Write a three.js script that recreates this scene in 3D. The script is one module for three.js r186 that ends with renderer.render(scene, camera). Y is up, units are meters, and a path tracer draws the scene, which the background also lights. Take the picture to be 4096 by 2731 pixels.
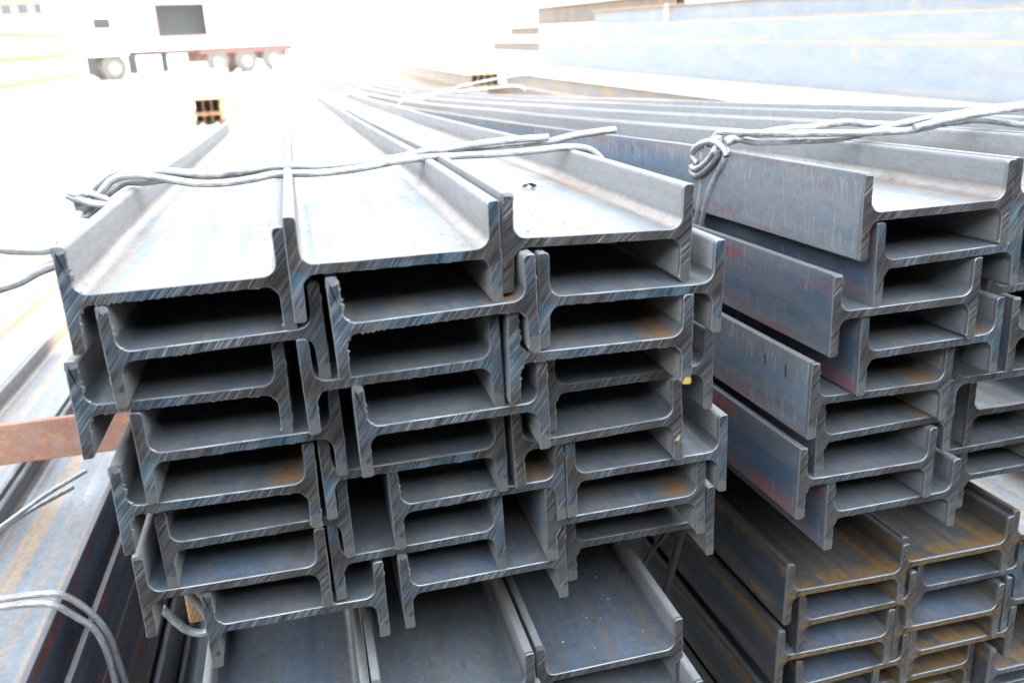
import * as THREE from 'three';
import { mergeGeometries } from 'three/addons/utils/BufferGeometryUtils.js';

// ---------------------------------------------------------------- camera, exposure, sky, sun
const scene = new THREE.Scene();
const V = (x, y, z) => new THREE.Vector3(x, y, z);
const TILT = new THREE.Quaternion().setFromAxisAngle(V(1, 0, 0), -0.016);   // the bundles droop a little away from their ends
const camera = new THREE.PerspectiveCamera(41.846, 1024 / 682, 0.02, 400);
const camX = V(0.97079, -0.04093, 0.2364), camY = V(0.1159, 0.94274, -0.31273), camZ = V(-0.21007, 0.331, 0.91995);
camera.quaternion.setFromRotationMatrix(new THREE.Matrix4().makeBasis(camX, camY, camZ));
camera.position.set(-0.02466, 0.1979, 0.41636);
camera.focus = 0.56;
camera.userData.fStop = 11;
scene.add(camera);
const renderer = new THREE.WebGLRenderer({ antialias: true });
renderer.setSize(1024, 682);
renderer.toneMapping = THREE.LinearToneMapping;
renderer.toneMappingExposure = 4.75;
renderer.shadowMap.enabled = true;

const SUN = V(0.6, 1.0, -0.55).normalize();
const sun = new THREE.DirectionalLight(0xffe9cc, 4.6);
sun.position.copy(SUN.clone().multiplyScalar(40)); sun.target.position.set(0, 0, -4);
sun.castShadow = true; sun.shadow.mapSize.set(4096, 4096);
Object.assign(sun.shadow.camera, { left: -18, right: 18, top: 18, bottom: -18, near: 1, far: 120 });
sun.shadow.radius = 1.6;
scene.add(sun, sun.target);

{ // hazy bright day: milky towards the sun and the horizon, bluer behind the camera
  const W = 512, H = 256, d = new Float32Array(W * H * 4), v = V(0, 0, 0);
  const sm = (a, b, x) => { x = Math.min(1, Math.max(0, (x - a) / (b - a))); return x * x * (3 - 2 * x); };
  for (let j = 0; j < H; j++) for (let i = 0; i < W; i++) {
    const th = ((i + 0.5) / W - 0.5) * 2 * Math.PI, el = ((j + 0.5) / H - 0.5) * Math.PI;
    v.set(Math.cos(el) * Math.cos(th), Math.sin(el), Math.cos(el) * Math.sin(th));
    const c = v.dot(SUN), up = Math.max(0, v.y), front = sm(-0.6, 0.9, c);
    const haze = Math.exp(-up * 3.2);
    const glow = 0.55 * Math.pow(Math.max(0, c), 6) + 1.2 * Math.pow(Math.max(0, c), 60);
    const z = [0.58, 0.69, 0.84], h = [0.90, 0.93, 0.95];
    const k = 0.95 + 0.25 * sm(0, 0.8, -v.z) + 2.6 * sm(-0.1, 0.9, v.z), o = (j * W + i) * 4;
    for (let q = 0; q < 3; q++) d[o + q] = (z[q] + (h[q] - z[q]) * haze) * k + glow * [1, 0.96, 0.88][q];
    if (v.y < 0) { const g = sm(0, -0.12, v.y); for (let q = 0; q < 3; q++) d[o + q] = d[o + q] * (1 - g) + 0.4 * g; }
    d[o + 3] = 1;
  }
  const t = new THREE.DataTexture(d, W, H, THREE.RGBAFormat, THREE.FloatType);
  t.mapping = THREE.EquirectangularReflectionMapping; t.magFilter = THREE.LinearFilter; t.minFilter = THREE.LinearFilter;
  t.wrapS = THREE.RepeatWrapping; t.needsUpdate = true;
  scene.background = t; scene.environment = t;
}

// ---------------------------------------------------------------- helpers
function rng(seed) { let s = seed >>> 0; return () => { s = (s + 0x6d2b79f5) | 0; let t = Math.imul(s ^ (s >>> 15), 1 | s); t = (t + Math.imul(t ^ (t >>> 7), 61 | t)) ^ t; return ((t ^ (t >>> 14)) >>> 0) / 4294967296; }; }
const clamp = (x, a = 0, b = 1) => Math.min(b, Math.max(a, x));
const smooth = (a, b, x) => { x = clamp((x - a) / (b - a)); return x * x * (3 - 2 * x); };
const lerp = (a, b, t) => a + (b - a) * t;
function lattice(seed) { const r = rng(seed), a = new Float32Array(65536); for (let i = 0; i < 65536; i++) a[i] = r(); return a; }
// value noise that repeats after px cells in x and py cells in y
function noiser(seed) {
  const a = lattice(seed);
  return (x, y, px = 256, py = 256) => {
    const xi = Math.floor(x), yi = Math.floor(y), fx = x - xi, fy = y - yi;
    const w = (n, p) => ((n % p) + p) % p;
    const x0 = w(xi, px), x1 = w(xi + 1, px), y0 = w(yi, py), y1 = w(yi + 1, py);
    const u = fx * fx * (3 - 2 * fx), v = fy * fy * (3 - 2 * fy), at = (p, q) => a[(q * 256 + p) & 65535];
    return lerp(lerp(at(x0, y0), at(x1, y0), u), lerp(at(x0, y1), at(x1, y1), u), v);
  };
}
const toS = (c) => { c = clamp(c); return 255 * (c <= 0.0031308 ? c * 12.92 : 1.055 * Math.pow(c, 1 / 2.4) - 0.055); };
function texture(W, H, f, srgb = true) {
  const d = new Uint8Array(W * H * 4);
  for (let j = 0; j < H; j++) for (let i = 0; i < W; i++) {
    const c = f((i + 0.5) / W, (j + 0.5) / H), o = (j * W + i) * 4;
    for (let q = 0; q < 3; q++) d[o + q] = srgb ? toS(c[q]) : 255 * clamp(c[q]);
    d[o + 3] = 255;
  }
  const t = new THREE.DataTexture(d, W, H);
  t.wrapS = t.wrapT = THREE.RepeatWrapping; t.magFilter = THREE.LinearFilter; t.minFilter = THREE.LinearFilter;
  if (srgb) t.colorSpace = THREE.SRGBColorSpace;
  t.needsUpdate = true;
  return t;
}
const taken = new Map();
function numbered(name) { const n = taken.get(name) ?? 0; taken.set(name, n + 1); return n ? name + '_' + String(n).padStart(3, '0') : name; }
function shade(o) { o.traverse((m) => { if (m.isMesh) { m.castShadow = m.receiveShadow = true; } }); return o; }
function tag(o, label, category, group) { o.userData.kind = 'thing'; o.userData.label = label; o.userData.category = category; if (group) o.userData.group = group; return o; }
function group(name, label, category, grp) { const g = new THREE.Group(); g.name = numbered(name); scene.add(g); return tag(g, label, category, grp); }
function part(parent, name, geo, mat) { const m = new THREE.Mesh(geo, mat); m.name = name; m.castShadow = m.receiveShadow = true; parent.add(m); return m; }
function structure(name, geo, mat) { const m = new THREE.Mesh(geo, mat); m.name = name; m.userData.kind = 'structure'; m.castShadow = m.receiveShadow = true; scene.add(m); return m; }
function box(x0, x1, y0, y1, z0, z1) { const g = new THREE.BoxGeometry(x1 - x0, y1 - y0, z1 - z0); g.translate((x0 + x1) / 2, (y0 + y1) / 2, (z0 + z1) / 2); return g; }
const place = (o, p, roll = 0, base = null) => {           // frame of the bundles -> world
  o.position.copy(V(...p).applyQuaternion(TILT));
  o.quaternion.copy(TILT); if (base) o.quaternion.multiply(base);
  o.quaternion.multiply(new THREE.Quaternion().setFromAxisAngle(V(0, 0, 1), roll));
  return o;
};
const table = (xs, ys) => (x) => { let i = 0; while (i < xs.length - 2 && x > xs[i + 1]) i++; const t = clamp((x - xs[i]) / (xs[i + 1] - xs[i]), 0, 1.3); return lerp(ys[i], ys[i + 1], t); };
// height of a long beam below its end, by distance from that end (beams sag between their supports)
const sagAt = (() => {
  const xs = [0, 0.25, 0.5, 0.96, 1.3, 1.9, 3, 4.4, 5.5, 6.5, 8, 9.7, 11.6, 12.5], ys = [0, -0.003, -0.010, -0.022, -0.0285, -0.043, -0.062, -0.075, -0.074, -0.060, -0.025, 0.012, 0.055, 0.075];
  const c = new THREE.CatmullRomCurve3(xs.map((x, i) => V(x, ys[i], 0)), false, 'centripetal').getPoints(400);
  return table(c.map((p) => p.x), c.map((p) => p.y));
})();

// ---------------------------------------------------------------- textures
const nA = noiser(11), nB = noiser(23), nC = noiser(37), nD = noiser(53);
const fbm = (n, x, y, px, py, oct = 4) => { let s = 0, a = 0.5, t = 0; for (let o = 0; o < oct; o++) { s += a * n(x, y, px, py); t += a; x *= 2; y *= 2; px = Math.min(256, px * 2); py = Math.min(256, py * 2); a *= 0.5; } return s / t; };
const mix3 = (a, b, t) => [lerp(a[0], b[0], t), lerp(a[1], b[1], t), lerp(a[2], b[2], t)];

// rolled web face, u along the beam (1.2 m), v across it (0.1 m)
function webTexture(seed, o) {
  const sx = seed * 17.3 % 200;
  return texture(2048, 256, (u, v) => {
    const wob = 0.35 * fbm(nB, u * 4 + sx, v * 2, 256, 256, 2);
    const band = nA(sx + v * 15 + wob, seed * 7.1 + u * 1.01, 256, 256), band2 = nC(sx + v * 31 + wob, 3 + u * 2, 256, 256);
    const cloud = fbm(nD, u * 10 + sx, v * 3 + sx, 256, 256, 4), grain = nB(u * 1400 + sx, v * 130), fine = fbm(nA, u * 240, v * 26 + sx, 256, 256, 3);
    let c = mix3(o.cool, o.grey, cloud);
    const warm = smooth(0.52, 0.70, band) * 0.65 + smooth(0.6, 0.72, band2) * 0.5;
    c = mix3(c, o.warm, clamp(warm * o.warmth * (0.55 + 0.8 * fine)));
    const edge = Math.exp(-Math.pow((v - o.rustAt) / o.rustWide, 2));
    const r = smooth(1 - o.rust, 1.12 - o.rust, 0.55 * edge + 0.45 * fbm(nC, u * 30 + sx, v * 14, 256, 256, 5) + 0.42 * (grain - 0.5) + 0.30 * (fine - 0.5)) * (o.rustNear ? smooth(0.16, 0.03, u) + smooth(0.97, 1, u) : 1);
    c = mix3(c, o.rustCol, clamp(r) * (0.6 + 0.4 * grain));
    if (o.edgeRust) c = mix3(c, o.rustCol, clamp(smooth(0.46, 0.66, fbm(nC, u * 90 + 7, v * 12, 256, 256, 4) + 0.22 * smooth(0.02, 0.0, u)) * smooth(0.030, 0.002, u) * o.edgeRust) * (0.25 + 0.6 * grain));
    const streak = smooth(0.70, 0.78, nD(v * 40 + sx + wob * 3, u * 2.02 + 5)) * o.streak;
    c = mix3(c, o.rustCol, streak * (0.3 + 0.7 * fine));
    const k = 0.80 + 0.24 * grain + 0.34 * (fine - 0.5) + 0.28 * (fbm(nC, u * 26 + sx, v * 6 + 3, 256, 256, 4) - 0.5);
    const spot = smooth(0.90, 0.95, nC(u * 170 + sx, v * 15)) * smooth(0.45, 0.65, cloud);
    c = mix3(c, [0.05, 0.05, 0.055], spot * 0.55);
    return [c[0] * k, c[1] * k, c[2] * k];
  });
}
const STEEL = { cool: [0.102, 0.121, 0.137], grey: [0.148, 0.153, 0.155], warm: [0.20, 0.155, 0.115], warmth: 0.3, rust: 0, rustAt: 0.85, rustWide: 0.1, rustCol: [0.27, 0.125, 0.035], streak: 0.0, rustNear: false };
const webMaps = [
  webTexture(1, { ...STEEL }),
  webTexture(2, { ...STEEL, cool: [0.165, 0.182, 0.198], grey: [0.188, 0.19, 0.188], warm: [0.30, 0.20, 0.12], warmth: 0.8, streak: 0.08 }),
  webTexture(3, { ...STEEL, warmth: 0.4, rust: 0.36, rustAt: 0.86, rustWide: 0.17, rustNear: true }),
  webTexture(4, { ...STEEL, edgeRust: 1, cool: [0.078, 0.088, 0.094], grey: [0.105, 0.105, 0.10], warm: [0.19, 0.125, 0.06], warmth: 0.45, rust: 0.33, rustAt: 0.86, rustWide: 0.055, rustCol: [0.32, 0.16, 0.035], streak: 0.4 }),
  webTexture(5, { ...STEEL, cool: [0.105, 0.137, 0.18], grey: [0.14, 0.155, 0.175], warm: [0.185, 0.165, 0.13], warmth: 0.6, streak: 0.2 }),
];

// flange, u along the beam (1.2 m), v 0-0.5 outer face from its lower to its upper edge, 0.5-1 tips and inner faces
function flangeTexture(seed, o) {
  const W = 2048, H = 256, cv = document.createElement('canvas'); cv.width = W; cv.height = H;
  const g = cv.getContext('2d'), im = g.createImageData(W, H), sx = seed * 29.7 % 200, r = rng(seed * 991);
  for (let j = 0; j < H; j++) for (let i = 0; i < W; i++) {
    const u = (i + 0.5) / W, v = (j + 0.5) / H, outer = v < 0.5, q = outer ? v * 2 : (v - 0.5) * 2;
    const cloud = fbm(nD, u * 12 + sx, v * 5 + sx, 256, 256, 4), grain = nB(u * 1300 + sx, v * 140), fine = fbm(nA, u * 160, v * 30 + sx, 256, 256, 3);
    let c = mix3(o.dark, o.grey, outer ? smooth(0.25, 0.75, cloud) * 0.7 + 0.3 * smooth(0.25, 0.5, Math.abs(q - 0.5)) : 0.75 + 0.25 * cloud);
    if (outer) {
      const red = smooth(0.5, 0.72, fbm(nC, u * 20 + sx, q * 5, 256, 256, 5)) * (Math.exp(-Math.pow((q - 0.86) / 0.12, 2)) + 0.7 * Math.exp(-Math.pow((q - 0.1) / 0.12, 2)));
      c = mix3(c, o.redCol, clamp(red * o.red));
      const bl = smooth(0.35, 0.7, fbm(nB, u * 5 + sx, q * 4, 256, 256, 4)) * Math.exp(-Math.pow((q - 0.5) / 0.25, 2));
      c = mix3(c, o.blue, bl * 0.8);
    } else c = mix3(c, o.warm, smooth(0.5, 0.8, nA(q * 9 + sx, u * 2.03 + 9)) * o.warmth);
    const k = 0.82 + 0.2 * grain + 0.24 * (fine - 0.5), p = (j * W + i) * 4;
    for (let n = 0; n < 3; n++) im.data[p + n] = toS(c[n] * k);
    im.data[p + 3] = 255;
  }
  g.putImageData(im, 0, 0);
  for (let n = 0; n < o.scratches; n++) {                     // handling scratches that run in from both edges of the outer face
    const top = r() < 0.62, cl = Math.floor(r() * 46) / 46, x = W * (r() < 0.7 ? cl + 0.014 * (r() - 0.5) : r()), len = H / 2 * (0.10 + 0.30 * r() * r() + 0.05), y0 = top ? H / 2 - 1 - r() * 22 : 1 + r() * 18;
    g.strokeStyle = `rgba(${o.scratch},${0.16 + 0.42 * r()})`; g.lineWidth = 0.7 + r() * 0.9;
    g.beginPath(); g.moveTo(x, y0); g.lineTo(x + (r() - 0.5) * 14, top ? y0 - len : y0 + len); g.stroke();
  }
  for (let n = 0; n < (o.nicks ?? 0); n++) {                   // dark narrow dents
    const x = W * r(), y = H * (0.28 + 0.14 * r()); g.strokeStyle = 'rgba(28,30,34,0.85)'; g.lineWidth = 2.4 + r(); g.beginPath(); g.moveTo(x, y); g.lineTo(x + 3 * (r() - 0.3), y + 10 + 12 * r()); g.stroke();
  }
  for (let n = 0; n < o.scratches / 3; n++) {                  // fine vertical scuffs on the inner faces
    const x = W * r(), y = H * (0.56 + 0.4 * r()); g.strokeStyle = `rgba(${o.scratch},${0.10 + 0.2 * r()})`; g.lineWidth = 0.8;
    g.beginPath(); g.moveTo(x, y); g.lineTo(x + (r() - 0.5) * 3, y + 4 + r() * 14); g.stroke();
  }
  const t = new THREE.CanvasTexture(cv); t.colorSpace = THREE.SRGBColorSpace; t.flipY = false;
  t.wrapS = t.wrapT = THREE.RepeatWrapping; t.magFilter = t.minFilter = THREE.LinearFilter;
  return t;
}
const FL = { dark: [0.115, 0.14, 0.168], grey: [0.20, 0.20, 0.20], blue: [0.13, 0.175, 0.235], warm: [0.17, 0.14, 0.115], warmth: 0.3, red: 0, redCol: [0.24, 0.075, 0.065], scratches: 200, scratch: '158,154,146' };
const flangeMaps = [
  flangeTexture(1, { ...FL, grey: [0.255, 0.245, 0.235], dark: [0.17, 0.175, 0.185], red: 0.2 }),
  flangeTexture(2, { ...FL, nicks: 7, red: 0.6, scratches: 800, grey: [0.21, 0.205, 0.20] }),
  flangeTexture(3, { ...FL, red: 1.0, scratches: 140, dark: [0.058, 0.074, 0.10], blue: [0.065, 0.10, 0.152], grey: [0.155, 0.155, 0.16] }),
  flangeTexture(4, { ...FL, red: 0.8, redCol: [0.22, 0.125, 0.035], scratches: 1100, scratch: '112,92,62', dark: [0.035, 0.042, 0.054], grey: [0.075, 0.072, 0.066], blue: [0.035, 0.052, 0.085], warm: [0.15, 0.10, 0.04], warmth: 0.8 }),
];
// roughness of rolled steel (green channel)
const roughMap = texture(1024, 256, (u, v) => { const a = fbm(nC, u * 12, v * 20, 256, 256, 4), b = nA(u * 700, v * 160); const r = 0.46 + 0.30 * (a - 0.5) + 0.14 * (b - 0.5); return [r, r, r]; }, false);

// sawn end faces: bands of slanting saw marks, 104 x 54 mm
function sawField(seed) {
  const an = 0.74 + 0.40 * ((seed * 37) % 11) / 11, fq = 1.5 + 0.9 * ((seed * 53) % 7) / 7, ca = Math.cos(an), sa = Math.sin(an), off = seed * 31.7 % 190;
  return (u, v) => {
    const x = u * 104, y = v * 54, s = x * ca + y * sa, t0 = -x * sa + y * ca, bend = 2.2 * nB(s * 0.05 + off, t0 * 0.06, 256, 256), t = (t0 + bend) * fq;
    const coarse = nA(t * 0.42 + off, s * 0.035), mid = nC(t * 1.5 + off, s * 0.06), fine = nD(t * 4.2 + off, s * 0.09);
    const where = smooth(0.42, 0.72, nB(x * 0.07 + off, y * 0.08 + seed));
    const line = smooth(0.70, 0.92, nA(t * 2.3 + off + 60, s * 0.06 + 3)) * (0.3 + where) + smooth(0.78, 0.9, fine) * 0.45 * where + smooth(0.86, 0.95, nC(t * 0.8 + off + 90, s * 0.05)) * 0.6 * where;
    return { x, y, coarse, mid, fine, line: clamp(line) };
  };
}
function sawTexture(seed, o) {
  const f = sawField(seed), off = seed * 13.1 % 150;
  const map = texture(832, 432, (u, v) => {
    const q = f(u, v), hue = smooth(0.40, 0.64, nD(q.x * 0.06 + off, q.y * 0.07 + 9)), bl = smooth(0.5, 0.72, nB(q.x * 0.05 + off + 40, q.y * 0.09));
    let c = mix3(o.brown, o.steel, clamp(hue * o.steelness));
    c = mix3(c, o.blue, bl * o.blueness);
    const k = Math.max(0.22, 0.72 + 0.62 * (q.coarse - 0.4) + 0.72 * (q.mid - 0.5) + 0.85 * (q.fine - 0.5) + 0.2 * (nC(q.x * 3.1, q.y * 3.1) - 0.5));
    c = [c[0] * k, c[1] * k, c[2] * k];
    c = mix3(c, [0.40, 0.40, 0.395], q.line * o.shine);
    const tip = smooth(9.5, 6.0, q.y - 2 + 2.2 * (nA(q.x * 0.6 + off, q.y * 0.5) - 0.5) + 1.5 * (nC(q.x * 2, q.y * 2) - 0.5)) * smooth(0.30, 0.52, nB(Math.round(q.x / 60) * 5 + off, 2.5) + o.smear);
    c = mix3(c, [0.17, 0.16, 0.148], tip * 0.85);
    if (o.rust) { const r = clamp(smooth(0.34, 0.56, fbm(nC, q.x * 0.5 + off, q.y * 0.8, 256, 256, 5)) * smooth(4.0, 1.6, Math.abs(q.y - 26.6)) * (0.4 + 0.6 * smooth(28, 25, q.y)) + smooth(0.56, 0.68, fbm(nC, q.x * 0.4 + off + 50, q.y * 0.5, 256, 256, 5)) * 0.5) * o.rust; c = mix3(c, [0.25, 0.135, 0.025], r); }
    return c;
  });
  const bump = texture(832, 432, (u, v) => { const q = f(u, v), h = 0.45 * q.coarse + 0.3 * q.mid + 0.2 * q.fine + 0.2 * q.line; return [h, h, h]; }, false);
  return new THREE.MeshPhysicalMaterial({ map, bumpMap: bump, bumpScale: 0.00035, roughness: 0.34, metalness: 0.55 });
}
const SAW = { brown: [0.098, 0.083, 0.074], steel: [0.108, 0.130, 0.150], blue: [0.085, 0.155, 0.205], steelness: 0.7, blueness: 0.55, shine: 0.5, smear: 0.0, rust: 0 };
const cutMats = [
  sawTexture(1, { ...SAW, shine: 0.6 }),
  sawTexture(2, { ...SAW, blueness: 0.75, steelness: 0.9, shine: 0.4 }),
  sawTexture(3, { ...SAW, brown: [0.10, 0.075, 0.06], steelness: 0.3, blueness: 0.1, shine: 0.6 }),
  sawTexture(4, { ...SAW, shine: 0.8, blueness: 0.25 }),
  sawTexture(5, { ...SAW, blueness: 0.55, steelness: 0.8, shine: 0.45, smear: 0.35 }),
  sawTexture(6, { ...SAW, brown: [0.105, 0.087, 0.073], steelness: 0.45, blueness: 0.12, shine: 0.3, smear: 0.3 }),
  sawTexture(7, { ...SAW, brown: [0.095, 0.083, 0.07], steelness: 0.5, blueness: 0.1, shine: 0.2, smear: 0, rust: 0.8 }),
];
const steelMat = (map, off, extra = {}) => {
  const t = map.clone(); t.offset.set(off, 0); t.needsUpdate = true;
  const r = roughMap.clone(); r.offset.set(off * 1.7, 0); r.needsUpdate = true;
  return new THREE.MeshPhysicalMaterial({ map: t, roughnessMap: r, roughness: 1, metalness: 0.32, ...extra });
};
const OFFS = [0, 0.237, 0.481, 0.713];
const webMats = webMaps.map((m) => OFFS.map((o) => steelMat(m, o)));
const flangeMats = flangeMaps.map((m) => OFFS.map((o) => steelMat(m, o, { roughness: 1.4, metalness: 0.06, specularIntensity: 0.3 })));

// ---------------------------------------------------------------- rolled beams 100 x 50 mm
const HW = 0.05, HH = 0.025, TF = 0.0056, TW = 0.0049, RF = 0.0066, RT = 0.0022;
const arc = (cx, cy, r, a0, a1, n) => Array.from({ length: n + 1 }, (_, i) => [cx + r * Math.cos(lerp(a0, a1, i / n)), cy + r * Math.sin(lerp(a0, a1, i / n))]);
// a strip of the section, walked with the steel on its left, pushed along -z
function sweep(pts, zs, sag, vOf, uLen = 1.2) {
  const n = pts.length, seg = [];
  for (let i = 0; i < n - 1; i++) { const dx = pts[i + 1][0] - pts[i][0], dy = pts[i + 1][1] - pts[i][1], l = Math.hypot(dx, dy); seg.push([dy / l, -dx / l, l]); }
  const P = [], N = [], U = [], I = [];
  let len = 0; const tot = seg.reduce((a, s) => a + s[2], 0);
  const row = [];                                            // section vertices, doubled at sharp corners
  for (let i = 0; i < n; i++) {
    const a = seg[Math.max(0, i - 1)], b = seg[Math.min(n - 2, i)], sharp = a[0] * b[0] + a[1] * b[1] < 0.80, v = vOf(len / tot);
    if (sharp) row.push([pts[i], a, v, true], [pts[i], b, v, false]);
    else { const x = a[0] + b[0], y = a[1] + b[1], l = Math.hypot(x, y); row.push([pts[i], [x / l, y / l], v, false]); }
    len += seg[i]?.[2] ?? 0;
  }
  for (const z of zs) for (const [p, nn, v] of row) { P.push(p[0], p[1] + sag(z), -z); N.push(nn[0], nn[1], 0); U.push(z / uLen, v); }
  const m = row.length;
  for (let k = 0; k < zs.length - 1; k++) for (let i = 0; i < m - 1; i++) {
    if (row[i][3]) continue;
    const a = k * m + i, b = a + 1, c = a + m, d = c + 1;
    I.push(a, c, b, b, c, d);
  }
  const g = new THREE.BufferGeometry();
  g.setAttribute('position', new THREE.Float32BufferAttribute(P, 3)); g.setAttribute('normal', new THREE.Float32BufferAttribute(N, 3)); g.setAttribute('uv', new THREE.Float32BufferAttribute(U, 2));
  g.setIndex(I);
  return g;
}
// counter-clockwise strips: the right flange, the left flange, the two faces of the web
function section(hw, hh, tf, tw, rf, rt) {
  const xi = hw - tf, h = Math.PI / 2, n = 6;
  const right = [[xi, -tw / 2 - rf], ...arc(xi + rt, -hh + rt, rt, Math.PI, Math.PI * 1.5, 4), ...arc(hw - rt * 0.35, -hh + rt * 0.35, rt * 0.35, -h, 0, 2), ...arc(hw - rt * 0.35, hh - rt * 0.35, rt * 0.35, 0, h, 2), ...arc(xi + rt, hh - rt, rt, h, Math.PI, 4), [xi, tw / 2 + rf]];
  const left = right.map(([x, y]) => [-x, -y]);
  const top = [...arc(xi - rf, tw / 2 + rf, rf, 0, -h, n), ...arc(-xi + rf, tw / 2 + rf, rf, -h, -Math.PI, n)];
  const bottom = top.map(([x, y]) => [-x, -y]);
  return { right, left, top, bottom, outline: [...right, ...top, ...left, ...bottom] };
}
const SEC = section(HW, HH, TF, TW, RF, RT);
const outerV = (tot) => (t) => t;                           // replaced below
// flange strip: inner lower quarter, outer face, inner upper quarter
function flangeV(pts, hh) {
  let len = 0, tot = 0; for (let i = 0; i < pts.length - 1; i++) tot += Math.hypot(pts[i + 1][0] - pts[i][0], pts[i + 1][1] - pts[i][1]);
  const a = (tot - 2 * hh) / 2 / tot, b = 1 - a;
  return (t) => (t < a ? 0.75 - 0.25 * (t / a) : t > b ? 0.75 + 0.25 * (1 - (t - b) / (1 - b)) : 0.002 + 0.496 * ((t - a) / (b - a)));
}
// v jumps between the inner and outer part of the atlas: split the strip at the edges of the outer face
function flangeGeo(pts, hh, zs, sag, uLen) {
  const outer = pts.map((p) => Math.abs(Math.abs(p[0]) - Math.max(...pts.map((q) => Math.abs(q[0])))) < 1e-9);
  const i0 = outer.indexOf(true), i1 = outer.lastIndexOf(true), flip = pts[i0][1] > 0;
  return mergeGeometries([
    sweep(pts.slice(0, i0 + 1), zs, sag, (t) => (flip ? 0.76 + 0.23 * t : 0.74 - 0.23 * t), uLen),
    sweep(pts.slice(i0, i1 + 1), zs, sag, (t) => 0.004 + 0.49 * (flip ? 1 - t : t), uLen),
    sweep(pts.slice(i1), zs, sag, (t) => (flip ? 0.51 + 0.23 * t : 0.99 - 0.23 * t), uLen),
  ]);
}
const CAP = 0.0026;
const stations = (L) => [CAP, 0.12, 0.25, 0.38, 0.5, 0.75, 1, 1.3, 1.6, 1.9, 2.3, 2.7, 3.2, 3.8, 4.4, 5, 5.6, 6.2, 6.8, 7.4, 8, 8.7, 9.4, 10.2, 11, 11.6, 12.2].filter((z) => z < L - 0.05).concat([L]);
const zs12 = stations(12.2);
const beamWeb = mergeGeometries([sweep(SEC.top, zs12, sagAt, (t) => 1 - t), sweep(SEC.bottom, zs12, sagAt, (t) => t)]);
const beamFlangeR = flangeGeo(SEC.right, HH, zs12, sagAt), beamFlangeL = flangeGeo(SEC.left, HH, zs12, sagAt);
const zsLow = stations(6.6);
const lowParts = { web: mergeGeometries([sweep(SEC.top, zsLow, sagAt, (t) => 1 - t), sweep(SEC.bottom, zsLow, sagAt, (t) => t)]), r: flangeGeo(SEC.right, HH, zsLow, sagAt), l: flangeGeo(SEC.left, HH, zsLow, sagAt) };
const closeEnd = (outline, z, dy = 0) => { const g = new THREE.ShapeGeometry(new THREE.Shape(outline.map(([x, y]) => new THREE.Vector2(x, y)))); g.translate(0, dy, z); return g; };

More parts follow.
